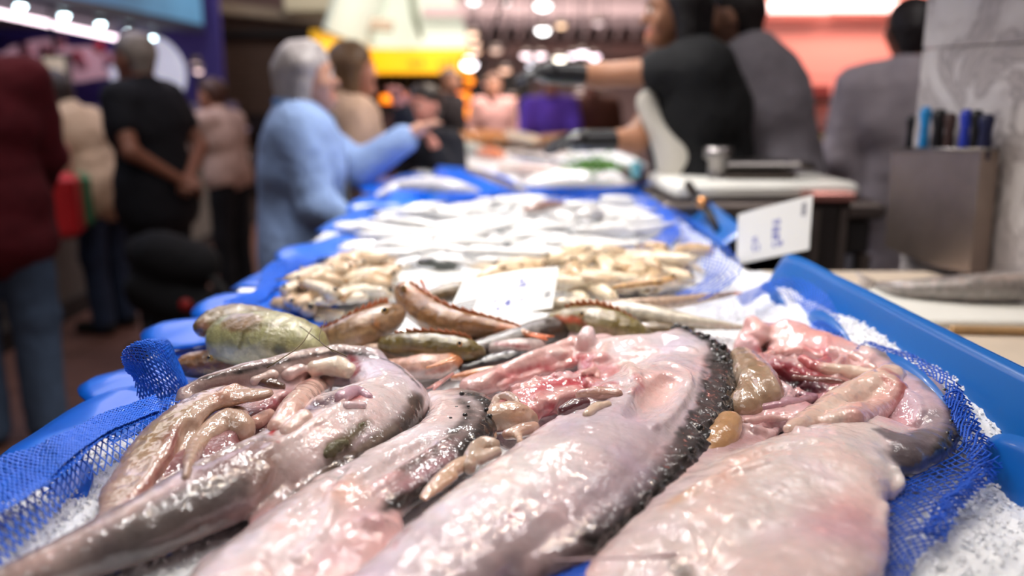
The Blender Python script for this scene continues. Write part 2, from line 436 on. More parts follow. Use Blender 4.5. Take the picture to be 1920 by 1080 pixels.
# ------------------------------------------------------------------ stall counter, ice
M_steel = mat('brushed_steel', '8f8a88', rough=.35, metal=1, bump=.0005, bscale=120)
M_steeld = mat('dull_steel', '6a615d', rough=.42, metal=.9, vary=.25, vscale=5)
M_white = mat('white_plastic', 'e4e0da', rough=.45, sss=.05, vary=.06, vscale=6)
st = thing('fish_counter', 'long steel fish counter carrying the bed of crushed ice', 'counter', (0, 2.4, 0))
MB().box((0, 2.85, .5), (.98, 5.0, .92), bev=.02).build('cabinet', M_steel, st)
MB().box((0, 2.85, 1.0), (1.12, 5.1, .03), bev=.008).build('tray_base', M_steel, st)
for x in (-.44, .44):
    for y in (.5, 5.2): MB().tube([(x, y, 0), (x, y, .05)], .025).build('foot', M_steeld, st)
st2 = thing('fish_counter', 'second steel counter carrying the far heaps of shellfish', 'counter', (0, 6.1, 0))
MB().box((0, 6.12, .5), (1.3, 1.2, 1.0), bev=.02).build('cabinet', M_steel, st2); MB().box((0, 6.12, 1.03), (1.4, 1.3, .05), bev=.01).build('worktop', M_steel, st2)
ICE = mat('crushed_ice', 'f4f6fb', rough=.3, coat=.2, sss=.25, bump=.002, bscale=170, bump2=.6, b2scale=420, spec=.6)
ICE.node_tree.nodes['Principled BSDF'].inputs['Subsurface Radius'].default_value = (.8, .9, 1)
def icez(x, y):
    q = np.stack([x, y, x * 0], -1)
    z = BED - .010 + .010 * fbm(q * 7, 2) + .0055 * fbm(q * 45, 2) + .0035 * np.abs(vn(q * 140))
    z = z - .022 * np.clip((.36 - y) / .1, 0, 1)
    z = z + .034 * np.clip((x - .36) / .14, 0, 1) * np.clip((1.60 - y) / .15, 0, 1) * np.clip((y - .82) / .15, 0, 1) # banked against the blue rim
    z = z - .03 * np.clip((-x - .455 - .02 * vn(q * 9)) / .05, 0, 1)
    return z
def grid(name, x0, x1, y0, y1, hx, hy, fz, m, parent):
    X = np.arange(x0, x1, hx); Y = np.arange(y0, y1, hy); G = np.meshgrid(X, Y, indexing='ij')
    Zz = fz(G[0], G[1]); V = np.stack([G[0], G[1], Zz], -1).reshape(-1, 3); ny = len(Y)
    i, j = np.meshgrid(np.arange(len(X) - 1), np.arange(ny - 1), indexing='ij'); a = (i * ny + j).ravel()
    return mk(name, V, np.stack([a, a + ny, a + ny + 1, a + 1], 1), m, parent)
ice = thing('ice_bed', 'bed of white crushed ice under all the fish', 'ice', (0, 1, 1.0)); ice['kind'] = 'stuff'
grid('crushed_ice', -.56, .545, .30, 1.75, .0034, .0036, icez, ICE, ice)
grid('crushed_ice', -.54, .50, 1.74, 5.3, .012, .016, icez, ICE, ice)
# loose crumbs of ice
V = []; Q = []
def crumbs(n, fx):
    for _ in range(n):
        x, y = fx(); r = random.uniform(.0012, .0034)
        z = float(icez(np.array([x]), np.array([y]))[0]) + r * .5
        a = random.random() * 6; k = len(V)
        for t in range(4): V.append((x + r * cos(a + t * 1.57) * random.uniform(.6, 1.2), y + r * sin(a + t * 1.57) * random.uniform(.6, 1.2), z + random.uniform(-.3, .3) * r))
        V.append((x, y, z + r * random.uniform(.5, 1))); V.append((x, y, z - r * .8))
        for t in range(4): Q.append((k + t, k + (t + 1) % 4, k + 4)); Q.append((k + (t + 1) % 4, k + t, k + 5))
crumbs(5200, lambda: (random.uniform(.28, .53), random.uniform(.42, 1.25)))
crumbs(1800, lambda: (random.uniform(.15, .5), random.uniform(1.15, 1.6)))
crumbs(2200, lambda: (random.uniform(-.47, -.25), random.uniform(.5, 1.1)))
cr_ = tag(mk('ice_crumbs', V, Q, mat('ice_crumb', 'fbfcff', rough=.3, coat=.2, spec=.5), smooth=False), 'loose crumbs of crushed ice lying along both edges of the bed', 'ice', kind='stuff')
# ------------------------------------------------------------------ blue plastic sheets
BLUE = mat('blue_plastic', '0a63d8', rough=.34, coat=.3, sss=.1)
BLUE2 = mat('blue_rim_plastic', '0a5fae', rough=.32, coat=.3, sss=.1)
BLUE3 = mat('blue_tab_plastic', '0860b4', rough=.4, coat=.2, sss=.1)
def sheet(name, top, bot, m, parent, n=10, th=.002, rows=6, bulge=0):
    T = cr(np.array(top), n); B = cr(np.array(bot), n); k = len(T); V = []; Fc = []
    for r in range(rows + 1):
        t = r / rows; R = T * (1 - t) + B * t; R[:, 2] += bulge * sin(pi * t); V += list(R)
    V = np.array(V); nn = np.array([0, 0, 1.]); V2 = np.vstack([V, V + [0.0, 0, -th] + [th * .7, 0, 0]]); nV = len(V)
    for r in range(rows):
        for i in range(k - 1):
            a = r * k + i; Fc += [(a, a + k, a + k + 1, a + 1), (nV + a, nV + a + 1, nV + a + k + 1, nV + a + k)]
    bd = [i for i in range(k)] + [r * k + k - 1 for r in range(1, rows + 1)] + [rows * k + i for i in range(k - 2, -1, -1)] + [r * k for r in range(rows - 1, 0, -1)]
    for i in range(len(bd)): a, b = bd[i], bd[(i + 1) % len(bd)]; Fc.append((a, b, nV + b, nV + a))
    return mk(name, V2, Fc, m, parent)
rim = thing('tray_rim', 'tall mid-blue plastic rim folded up along the vendors\' side of the ice', 'tray rim', (.53, 1.2, 1.05))
tp = [P(1405, 418, 1.10), P(1480, 477, 1.13), P(1600, 532, 1.13), P(1760, 612, 1.13), P(1925, 693, 1.13), P(2150, 800, 1.13), P(2500, 960, 1.13)]
xb = lambda p, dx, z: np.array([p[0] + dx, p[1], z])
tp[0] = xb(tp[1], -.005, 1.07) + [0, .06, 0]
sheet('rim_wall', tp, [xb(p, -.035 if i else -.03, 1.045) for i, p in enumerate(tp)], BLUE2, rim, bulge=.002)
sheet('rim_lip', [p + [.014, 0, -.012] for p in tp[1:]], [p + [0, 0, .001] for p in tp[1:]], BLUE2, rim, rows=3, bulge=.003)
sheet('outer_wall', [p + [.014, 0, -.012] for p in tp[1:]], [p + [.02, 0, -.12] for p in tp[1:]], BLUE2, rim, rows=3)
def scallop(name, c, rx, rz, parent, m, tilt=0, n=24):
    """upright rounded tab standing just inside the rim"""
    top = [c + [-.006 - .006 * sin(pi * i / n), -rx * cos(pi * i / n), rz * sin(pi * i / n)] for i in range(n + 1)]
    bot = [p * [1, 1, 0] + [-.02, 0, c[2] - .03] for p in top]
    return sheet(name, top, bot, m, parent, n=1, rows=5)
for (px, py, ry, rz) in ((1665, 600, .105, .045), (1850, 700, .12, .05), (2180, 880, .12, .05), (1530, 530, .08, .035)):
    c = P(px, py, 1.095); c[0] = np.interp(c[1], [.4, 1.6], [.515, .47]); c[2] = 1.058
    c[0] -= .012; scallop('scallop', c, ry, rz, rim, BLUE3)
far = thing('blue_sheet', 'blue plastic sheet edging the ice in front of the white chopping board', 'plastic sheet', (.5, 2.6, 1.05))
tp2 = [P(1240, 318, 1.10), P(1290, 350, 1.10), P(1340, 385, 1.10), P(1400, 430, 1.09)]
sheet('sheet', tp2, [xb(p, -.06, 1.045) for p in tp2], BLUE2, far)
# flat lobes of the customers' side
lob = thing('scalloped_liner', 'bright blue plastic liner with rounded lobes hanging out on the customers\' side', 'tray liner', (-.5, 1.5, 1.05))
def lobe(c, rx, ry, tilt=.2, ang=0, n=28):
    V = [(0, 0, 0)]; Fc = []
    for r in (.5, .85, 1.0):
        for i in range(n):
            w = 2 * pi * i / n; x = rx * r * cos(w); y = ry * r * sin(w)
            V.append((x, y, -tilt * x * .6 + .006 * r * sin(3 * w + c[1] * 9) - .02 * (r ** 4) * max(0, -cos(w)) ))
    V = np.array(V); R = np.array([[cos(ang), -sin(ang), 0], [sin(ang), cos(ang), 0], [0, 0, 1]]); V = V @ R.T + c
    for i in range(n): Fc.append((0, 1 + i, 1 + (i + 1) % n))
    for r in range(2):
        for i in range(n): a = 1 + r * n; Fc.append((a + i, a + n + i, a + n + (i + 1) % n, a + (i + 1) % n))
    nv = len(V); V = np.vstack([V, V - [0, 0, .0025]]); Fc += [tuple(nv + q for q in f[::-1]) for f in Fc]
    a = 1 + 2 * n
    for i in range(n): Fc.append((a + i, nv + a + i, nv + a + (i + 1) % n, a + (i + 1) % n))
    return mk('scallop', V, Fc, BLUE, lob)
for (px, py, rx, ry, tilt) in ((165, 790, .085, .115, -.1), (300, 700, .10, .10, .1), (440, 606, .12, .10, .1), (500, 560, .11, .085, .1), (548, 516, .10, .10, .1), (606, 462, .09, .14, .1),
                               (-110, 960, .12, .14, 0), (675, 415, .10, .17, .1), (720, 375, .10, .25, .1), (745, 340, .12, .3, .1)):
    lobe(P(px, py, 1.052 if py > 650 else 1.078), rx * (1 if py > 650 else 1.15), ry, tilt if py > 650 else .05)
lobe(P(-60, 1180, 1.05), .14, .15, 0)
# blue strips between the far trays
strip = thing('blue_sheet', 'deep blue plastic sheet crossing the ice behind the small silver fish', 'plastic sheet', (0, 3, 1.06))
sheet('sheet', [P(700, 352, 1.10), P(860, 362, 1.10), P(980, 352, 1.11), P(1160, 350, 1.11), P(1260, 330, 1.10)],
      [P(690, 384, 1.055), P(860, 385, 1.055), P(980, 382, 1.055), P(1160, 372, 1.055), P(1300, 372, 1.055)], BLUE, strip, bulge=.006)
strip2 = thing('blue_sheet', 'blue plastic sheet under the long dark fish beside the far grey fish', 'plastic sheet', (0, 4, 1.06))
sheet('sheet', [P(820, 310, 1.11), P(900, 318, 1.11), P(960, 335, 1.11)], [P(800, 345, 1.06), P(900, 362, 1.06), P(985, 372, 1.06)], BLUE, strip2)

# ------------------------------------------------------------------ nets: each a sheet of diamond mesh strands
NETM = mat('blue_net', '1a6ae6', rough=.4, coat=.2)
NETD = mat('dark_blue_net', '1558cc', rough=.4, coat=.2)
def net(label, out, inn, nu, nv, parent_group=None, m=None, w=.0007, bow=.0, layers=1, wob=.004, gap=0):
    o = None; V = []; Q = []
    for Ly in range(layers):
        A = cr(np.array(out), 12); B = cr(np.array(inn), 12)
        def res(A, n):
            d = np.r_[0, np.cumsum(np.linalg.norm(np.diff(A, axis=0), axis=1))]; t = np.linspace(0, d[-1], n)
            return np.stack([np.interp(t, d, A[:, k]) for k in range(3)], 1)
        A = res(A, nu); B = res(B, nu); t = np.linspace(0, 1, nv)[None, :, None]
        G = A[:, None] * (1 - t) + B[:, None] * t; G[..., 2] += bow * np.sin(pi * t[..., 0])
        ph = 3.1 * Ly
        G = G + wob * np.stack([fbm(G * 18 + ph), fbm(G * 18 + 40 + ph), .8 * fbm(G * 14 + 80 + ph)], -1) + .0006 * np.stack([vn(G * 300), vn(G * 300 + 9), vn(G * 300 + 19)], -1)
        G[..., 2] += .003 * Ly
        for di in (1, -1):
            for j in range(nv - 1):
                i0 = np.arange(1, nu - 1)
                i0 = i0[(i0 + j) % 2 == 0]
                a = G[i0, j]; b = G[i0 + di, j + 1]
                keep = RNG.random(len(i0)) > gap; a, b = a[keep], b[keep]
                d = b - a; d /= np.linalg.norm(d, axis=1)[:, None] + 1e-9
                s1 = np.cross(d, Z); s1 /= np.linalg.norm(s1, axis=1)[:, None] + 1e-9; s2 = np.cross(d, s1)
                k = sum(len(q) for q in V)
                w_ = w * (1 + .3 * Ly)
                ring = []
                for e in (a, b):
                    for ang in (0, 2.09, 4.19): ring.append(e + w_ * (cos(ang) * s1 + .7 * sin(ang) * s2))
                R = np.stack(ring, 1).reshape(-1, 3); V.append(R); n = np.arange(len(a))[:, None] * 6 + k
                Q.append(np.concatenate([n + [0, 1, 4, 3], n + [1, 2, 5, 4], n + [2, 0, 3, 5]]))
    o = mk('fish_net', np.concatenate(V), np.concatenate(Q), m or NETM, smooth=False)
    return tag(o, label, 'net', group=parent_group)
Pz = lambda px, py, dz: P(px, py, BED + dz)
net('blue diamond-mesh net spread from the nearest corner up beside the first monkfish',
    [Pz(-230, 1000, .012), Pz(-60, 905, .03), Pz(60, 862, .035), Pz(110, 838, .04), Pz(190, 790, .035), Pz(290, 752, .03), Pz(380, 715, .03)],
    [Pz(-60, 1120, .010), Pz(50, 1020, .012), Pz(105, 965, .014), Pz(150, 912, .016), Pz(225, 866, .018), Pz(300, 826, .02), Pz(410, 765, .02)], 84, 10, layers=1, bow=.006, w=.0009, wob=.003)
net('blue net bunched double along the outer edge of the liner',
    [Pz(-230, 985, .018), Pz(-60, 890, .036), Pz(60, 852, .041), Pz(110, 828, .046), Pz(190, 782, .04), Pz(290, 746, .036)],
    [Pz(-160, 1050, .02), Pz(10, 965, .03), Pz(90, 910, .035), Pz(150, 860, .04), Pz(215, 812, .036), Pz(300, 775, .03)], 130, 15, layers=2, w=.0011, wob=.006)
net('blue net fold standing up beside the small brown fish head',
    [Pz(308, 640, .07), Pz(275, 640, .085), Pz(245, 648, .09), Pz(228, 668, .08), Pz(236, 700, .05)],
    [Pz(345, 706, .02), Pz(350, 718, .02), Pz(344, 732, .02), Pz(322, 750, .015), Pz(262, 762, .01)], 52, 16, layers=2, w=.0009, bow=.012)
net('blue net ribbon curving round the white ice near the blue rim',
    [Pz(1380, 556, .045), Pz(1430, 532, .05), Pz(1480, 520, .055), Pz(1530, 535, .055), Pz(1565, 575, .05), Pz(1583, 630, .03)],
    [Pz(1395, 575, .02), Pz(1430, 556, .02), Pz(1465, 552, .02), Pz(1500, 572, .015), Pz(1515, 600, .012), Pz(1505, 640, .01)], 60, 12, layers=1, w=.0010)
net('frayed blue net under the monkfish nearest the blue rim',
    [Pz(1620, 640, .038), Pz(1715, 664, .040), Pz(1790, 718, .036), Pz(1832, 795, .022), Pz(1862, 880, .008), Pz(1800, 950, .006), Pz(1752, 1020, .006), Pz(1700, 1090, .005)],
    [Pz(1590, 668, .030), Pz(1665, 700, .028), Pz(1730, 750, .022), Pz(1740, 820, .008), Pz(1690, 900, .006), Pz(1640, 950, .006), Pz(1610, 1010, .004), Pz(1590, 1090, .004)], 100, 17, layers=1, m=NETD, w=.0012, wob=.007, gap=.1, bow=.004)
net('loose frayed strands of blue net outside the nearest monkfish on the rim side',
    [Pz(1795, 725, .036), Pz(1836, 795, .024), Pz(1868, 880, .012), Pz(1806, 950, .008), Pz(1756, 1020, .008)],
    [Pz(1775, 745, .036), Pz(1800, 800, .024), Pz(1815, 880, .012), Pz(1762, 945, .008), Pz(1720, 1010, .008)], 70, 7, layers=2, m=NETD, w=.0010, wob=.011, gap=.3, bow=.004)
net('dark blue net showing between the two nearest monkfish tails',
    [Pz(940, 1110, .004), Pz(1030, 1060, .006), Pz(1110, 1010, .008), Pz(1190, 960, .01)], [Pz(1180, 1130, .004), Pz(1190, 1090, .006), Pz(1230, 1040, .008), Pz(1260, 1000, .01)], 40, 26, layers=2, m=NETD, w=.0011)
net('blue net ring rising round the cream shellfish heap',
    [Pz(1215, 375, .05), Pz(1290, 405, .06), Pz(1345, 445, .07), Pz(1390, 500, .07), Pz(1355, 545, .05), Pz(1290, 568, .03)],
    [Pz(1190, 400, .02), Pz(1250, 430, .02), Pz(1290, 470, .02), Pz(1320, 505, .02), Pz(1310, 532, .02), Pz(1265, 550, .02)], 50, 14, layers=1, w=.0012)
net('blue net ribbon ringing the small silver fish',
    [Pz(1010, 375, .05), Pz(1100, 360, .06), Pz(1185, 355, .07), Pz(1240, 385, .06), Pz(1275, 425, .05), Pz(1240, 470, .04), Pz(1110, 492, .03)],
    [Pz(1030, 392, .03), Pz(1110, 380, .03), Pz(1180, 378, .03), Pz(1222, 402, .03), Pz(1245, 428, .03), Pz(1210, 455, .03), Pz(1100, 480, .03)], 56, 12, layers=1, w=.0020)
net('blue net edge showing in front of the silver fish on the customers\' side',
    [Pz(560, 478, .03), Pz(500, 500, .03), Pz(480, 545, .03), Pz(420, 575, .03), Pz(560, 615, .01)], [Pz(600, 490, .02), Pz(540, 515, .02), Pz(500, 560, .02), Pz(470, 590, .02), Pz(600, 600, .01)], 40, 12, layers=2, w=.0016)
# ================================================================== the four gutted monkfish
PALE = 'dccaca'; PALE2 = 'd2bec3'; PINK = 'dca4a0'; RED = 'a83038'; GREY = '81706c'; DARK = '241e1c'; DKBR = '4a3a34'; TAN = 'b58a6a'
BEIGE = 'bc9c8a'; PURP = '4e2a3a'; LILAC = 'cfc0cc'
def S(s, pts, col, fl=.7, k=.014, lift=0, sub=3, op='add', e=None): return s.line([(a, b, c, r + (.22 * k + .0012 if op == 'add' else 0)) for a, b, c, r in lay(pts, fl, lift)], col, k, fl, Z, sub, op, e)
def PT(s, pts, col, e=(.006, .9), sub=3):
    """albedo mark: rows (px,py,radius,height above bed) measured in 3-D"""
    out = []
    for px, py, r, hgt in pts:
        p = P(px, py, BED + hgt); out.append((*p, r * depth(p) / F))
    return s.line(out, col, .01, 1, Z, sub, 'paint', e)
def skin_tint(c1, c2, amp, fr):
    def f(V, C):
        n = fbm(V * fr); w = np.clip(n * 1.6, 0, 1)[:, None] * amp; w2 = np.clip(-n * 1.6, 0, 1)[:, None] * amp
        return C * (1 - w - w2) + C * np.array(lin(c1)) * 1.25 * w + C * np.array(lin(c2)) * 1.25 * w2
    return f
WART = mat('black_warty_skin', '14100f', rough=.3, coat=1, vary=.4, vscale=120)
TINT = skin_tint('ffe2dc', 'ecE6ff', .45, 22)


def mark(s, pts, col, e=(.003, .85), sub=3): return s.px('paint', pts, col, e=e, sub=sub)
def ridge(s, pts, col, push=.35, k=.006, sub=3, fl=1): return s.px('add', pts, col, k=k, push=push, sub=sub, fl=fl)
def carve(s, pts, col='000000', push=-.3, k=.008, sub=3): return s.px('cut', pts, col, k=k, push=push, sub=sub)
def lumps(name, field, L, m, parent, h=.0021, disp=.001, marks=(), label=None, k=.006, push=.05, df=70):
    s = Sdf()
    for pts, col in L: s.line(on(field, [(q[0], q[1], q[2] * 1.12) for q in pts], push), col, k, 1, Z, 3)
    for (p, c, e) in marks: mark(s, p, c, e)
    o = s.build(name, m, h, parent, disp=disp, df=df, disp2=.0004); 
    if label: o['label'] = label
    return o
def speck(s, n, pa, pb, wid, cols, rmax=2.6):
    for _ in range(n):
        t = random.random(); x = pa[0] + (pb[0] - pa[0]) * t + random.gauss(0, wid); y = pa[1] + (pb[1] - pa[1]) * t + random.gauss(0, wid)
        mark(s, [(x, y, random.uniform(.8, rmax))], random.choice(cols), (.0022, .6), sub=1)
BLK = '15100f'
def mess(s, n, pa, pb, wid, cols, r=(3, 8), ln=(14, 34), push=.15, k=.005):
    """torn strands and nodules of tissue along a cut"""
    a = np.array(pa, float); b = np.array(pb, float); d = (b - a) / np.linalg.norm(b - a)
    for _ in range(n):
        c = a + (b - a) * random.random() + np.array([-d[1], d[0]]) * random.gauss(0, wid); w = random.gauss(0, .5); e = np.array([d[0] * cos(w) - d[1] * sin(w), d[0] * sin(w) + d[1] * cos(w)]) * random.uniform(*ln) / 2
        q = random.uniform(*r); ridge(s, [(*(c - e), q * .6), (*c, q), (*(c + e), q * .5)], random.choice(cols), push, k)
# ---- A: farthest left
A = thing('monkfish', 'gutted monkfish beside the blue net, brown head edge and a beige flap peeled back', 'fish', (*P(480, 900, BED)[:2], BED))
s = Sdf()
S(s, [(-40, 1125, 26), (40, 1085, 38), (140, 1045, 50), (270, 992, 64), (390, 930, 72), (470, 885, 68), (505, 868, 50)], '9a8782', .75)
S(s, [(420, 940, 44), (530, 860, 74), (620, 800, 86), (700, 758, 70), (735, 752, 50)], PALE, .55)
S(s, [(480, 760, 28), (560, 712, 32), (640, 696, 36), (710, 712, 44), (745, 745, 42)], LILAC, .7, lift=.004)
S(s, [(205, 985, 16), (250, 930, 30), (300, 890, 40), (400, 850, 50), (480, 800, 50), (560, 755, 44)], '8a5a5c', .4)
S(s, [(360, 830, 40), (440, 780, 44), (520, 735, 40)], '94686a', .4)
S(s, [(470, 1020, 14), (520, 990, 20), (600, 935, 26)], PINK, .5)
S(s, [(360, 770, 12, .012), (350, 745, 12, .02), (420, 714, 13, .03), (500, 695, 13, .034), (570, 678, 13, .036), (640, 668, 12, .034), (700, 676, 14, .028)], 'a08c86', 1.2)
S(s, [(520, 1000, 22), (590, 950, 26), (640, 900, 24)], 'b08c8c', .5)
carve(s, [(470, 820, 22), (510, 780, 26), (560, 745, 26), (620, 720, 22), (650, 720, 14)], k=.01, push=-.1)
carve(s, [(380, 860, 14), (440, 830, 18), (500, 800, 14)], push=-.1)
S(s, [(772, 752, 16), (764, 782, 24), (728, 820, 27), (678, 850, 25), (625, 880, 21), (565, 925, 17), (512, 975, 14)], '5a4840', .85)
carve(s, [(560, 905, 8), (600, 880, 8), (650, 850, 6)], push=0)
ridge(s, [(640, 760, 7), (600, 790, 8), (540, 825, 8), (490, 850, 6)], 'eadcda', .2)
ridge(s, [(500, 880, 10), (492, 905, 12), (470, 940, 8)], 'c8a8a4', .2)
mark(s, [(782, 745, 14), (778, 780, 22), (742, 818, 22), (695, 846, 20), (645, 870, 17), (600, 895, 14), (560, 925, 12), (520, 965, 12)], '54443c', (.005, .95))
mark(s, [(770, 800, 9), (720, 838, 9), (660, 868, 8)], '2e2420', (.005, .85))
mark(s, [(745, 800, 4), (690, 832, 4), (640, 855, 4)], '8a7a6c', (.004, .6))
mark(s, [(790, 745, 6), (780, 790, 12), (735, 825, 10)], '2b211c', (.004, .8))
mark(s, [(690, 800, 10), (640, 840, 8)], 'b7a7b4', (.006, .6))
mark(s, [(40, 1060, 14), (200, 985, 14), (330, 905, 18), (450, 845, 20)], 'dcc0bc', (.008, .85))
mark(s, [(500, 905, 16), (495, 860, 20), (470, 870, 20)], '8a6f66', (.008, .8))
mark(s, [(180, 1050, 30), (280, 1000, 36), (380, 950, 40), (450, 920, 30)], '625856', (.014, .75))
mark(s, [(220, 1055, 10), (300, 1020, 12)], '4a4444', (.01, .5))
mark(s, [(530, 795, 3), (512, 808, 4), (508, 814, 3)], 'c22530', (.0022, .95)); mark(s, [(520, 828, 3)], 'c22530', (.002, .9), sub=1)
mess(s, 16, (500, 760), (650, 700), 20, ['e0b8b0', 'd9a09a', 'c88488', 'e8d2c8'])
mark(s, [(640, 735, 12), (600, 758, 14), (575, 775, 10)], PURP, (.006, .9)); mark(s, [(480, 770, 10), (540, 745, 7), (600, 730, 6)], '8a3440', (.005, .85))
mark(s, [(655, 668, 7), (672, 690, 6), (660, 705, 4)], '8e2a35', (.004, .85)); mark(s, [(640, 750, 7), (678, 742, 5), (665, 725, 4)], RED, (.005, .7))
mark(s, [(440, 870, 20), (380, 880, 16), (500, 830, 16)], '7d5a58', (.008, .8))
mark(s, [(360, 712, 4), (450, 697, 4), (540, 676, 3), (620, 662, 3), (700, 668, 3), (750, 690, 3), (785, 725, 4)], '1b1718', (.0022, 1))
mark(s, [(620, 850, 14), (640, 832, 12), (672, 805, 7), (690, 790, 5)], '5b5230', (.005, .85))
speck(s, 50, (560, 850), (740, 740), 26, ['a88a8a', 'c9a9a4', '8d6e6c'])
speck(s, 60, (90, 1050), (480, 890), 16, ['5a4e4c', '463c3a', '8a7674'], 3)
s.build('body', FLESH, .0026, A, kc=.005, cn=.006, disp=.002, df=26, disp2=.0009, df2=90, tint=TINT, dark=.0015)
FA = s.field
s = Sdf()
S(s, [(190, 985, 10, .006), (235, 930, 28, .004), (285, 860, 42, .006), (320, 805, 40, .02), (370, 762, 30, .032), (425, 742, 26, .036), (465, 742, 15, .04), (495, 738, 9, .04)], BEIGE, .5)
S(s, [(250, 920, 36, .0), (310, 865, 42, .004), (350, 810, 32, .01)], 'c9a592', .36)
carve(s, [(300, 905, 6), (332, 850, 7), (350, 800, 7)], push=.2, k=.012)
ridge(s, [(230, 960, 5), (285, 885, 6), (318, 830, 7), (335, 795, 6)], 'd8bca8', .5, k=.012)
ridge(s, [(440, 725, 5), (420, 735, 6), (428, 752, 6), (448, 752, 5)], 'd9a892', .2)
mark(s, [(230, 955, 10), (280, 905, 8), (320, 850, 7), (330, 815, 8)], '9e5654', (.007, .8)); mark(s, [(300, 830, 9), (335, 800, 8)], '8c5048', (.008, .75))
mark(s, [(410, 745, 10)], 'd99a86', (.006, .7), sub=1); mark(s, [(260, 850, 20), (300, 790, 22), (350, 750, 18)], 'a3865f', (.012, .6))
speck(s, 60, (240, 940), (440, 740), 18, ['9e7454', '8a5a48', 'e6c8ae'])
s.build('belly_flap', ORGAN, .0024, A, disp=.0022, df=45, disp2=.0006)
lumps('stomach_lobe', FA, [([(352, 875, 9), (366, 842, 16), (395, 812, 21), (430, 793, 25), (452, 803, 23), (458, 822, 15)], 'bfa08c'), ([(420, 775, 10), (448, 778, 15), (455, 800, 14)], 'd6ae92'), ([(352, 880, 9), (348, 895, 7)], 'b89a88')], ORGAN, A, marks=[([(375, 850, 5), (400, 825, 6)], '9a7650', (.005, .6))])
lumps('gut_lumps', FA, [([(520, 800, 16), (555, 762, 24), (595, 728, 22), (615, 715, 12)], 'e6bcae'), ([(570, 785, 16), (540, 810, 14)], 'e9c8bd'), ([(590, 690, 13), (630, 686, 18), (655, 696, 13)], 'ecd9c6'), ([(540, 702, 12), (562, 692, 10)], 'dcc0bc'),
     ([(478, 714, 9), (510, 702, 10)], 'dfc4bb'), ([(640, 745, 13), (668, 735, 12), (690, 745, 8)], 'caa2b2'), ([(505, 778, 11), (480, 792, 12)], 'dcae9f'), ([(650, 760, 8), (680, 760, 8)], 'e0c4c8')], ORGAN, A,
     marks=[([(600, 748, 7), (625, 750, 6)], '3b1c2c', (.004, .9)), ([(492, 764, 5)], '120c0e', (.002, 1)), ([(550, 725, 4), (600, 702, 3)], 'b04a4a', (.004, .7))], disp=.0014)
lumps('gill', FA, [([(488, 716, 9), (508, 722, 11), (526, 726, 9)], '5b3d2e')], ORGAN, A, label='dark brown gill nub')
lumps('seaweed', FA, [([(612, 852, 8), (630, 838, 11), (648, 830, 7)], '5e5735'), ([(668, 806, 4), (684, 792, 3)], '5e5735')], mat('weed', vcol=True, rough=.6, coat=.6, bump=.003, bscale=200, vary=.4, vscale=200), A, disp=.003, df=160, label='tuft of olive weed stuck to the skin', push=0)

# ---- B: second, thin one between the two big ones
B = thing('monkfish', 'narrow gutted monkfish squeezed between two bigger ones, blackish crusted head edge', 'fish', (*P(680, 920, BED)[:2], BED))
s = Sdf()
S(s, [(820, 750, 22), (850, 775, 38), (820, 820, 46), (740, 865, 50), (670, 915, 58), (600, 970, 66), (520, 1040, 76), (430, 1110, 80)], PALE, .55)
S(s, [(620, 915, 34), (535, 990, 44), (440, 1075, 56)], 'c9a0a2', .48)
S(s, [(700, 950, 36), (700, 1010, 48), (640, 1070, 64), (580, 1130, 60)], 'e0b4b2', .55)
S(s, [(862, 745, 14), (895, 760, 22), (903, 790, 25), (868, 840, 28), (815, 885, 27), (760, 925, 26), (710, 955, 20), (685, 972, 10)], '4a3c38', .8)
ridge(s, [(845, 825, 9), (790, 862, 10), (735, 895, 10), (690, 925, 8)], 'd7a8ac', .3)
carve(s, [(800, 830, 6), (740, 865, 7), (680, 900, 6)], push=0)
carve(s, [(560, 960, 9), (600, 925, 9), (640, 880, 7)], push=.2)
S(s, [(640, 1010, 22, .01), (690, 990, 15, .02), (702, 975, 8, .03)], 'e6b7b6', .7)
ridge(s, [(560, 1050, 10), (610, 990, 10), (620, 930, 8)], 'e9cccb', .4)
mark(s, [(870, 735, 8), (915, 752, 14), (922, 785, 16), (885, 840, 18), (830, 885, 18), (770, 928, 18), (725, 952, 12)], '1f1715', (.005, .95))
mark(s, [(862, 745, 8), (880, 775, 8), (860, 800, 6), (840, 815, 4)], '2c2320', (.005, .9)); mark(s, [(800, 850, 5), (775, 868, 5), (745, 880, 4)], '4d4037', (.004, .9))
mark(s, [(855, 815, 6), (820, 830, 5), (815, 850, 5)], '4d4037', (.004, .85)); mark(s, [(778, 800, 5)], '3c332c', (.003, .9), sub=1)
mark(s, [(850, 850, 6), (790, 890, 7), (740, 920, 6)], 'b98a90', (.006, .8))
mark(s, [(655, 905, 24), (640, 950, 20)], 'e8b6a2', (.014, .6)); mark(s, [(660, 890, 3)], 'd08a40', (.003, .8), sub=1); mark(s, [(590, 950, 30), (520, 1030, 30)], 'f2dedf', (.02, .6))
mark(s, [(790, 800, 20), (740, 830, 20)], 'ece2ea', (.012, .6)); mark(s, [(640, 905, 3), (620, 912, 2)], 'c77a72', (.004, .6))
speck(s, 50, (850, 790), (600, 940), 22, ['9a7c7a', 'c9a9a4', '6d5652'])
s.build('body', FLESH, .0026, B, kc=.004, cn=.007, disp=.0022, df=30, disp2=.0009, df2=90, tint=TINT, dark=.003)
FB = s.field

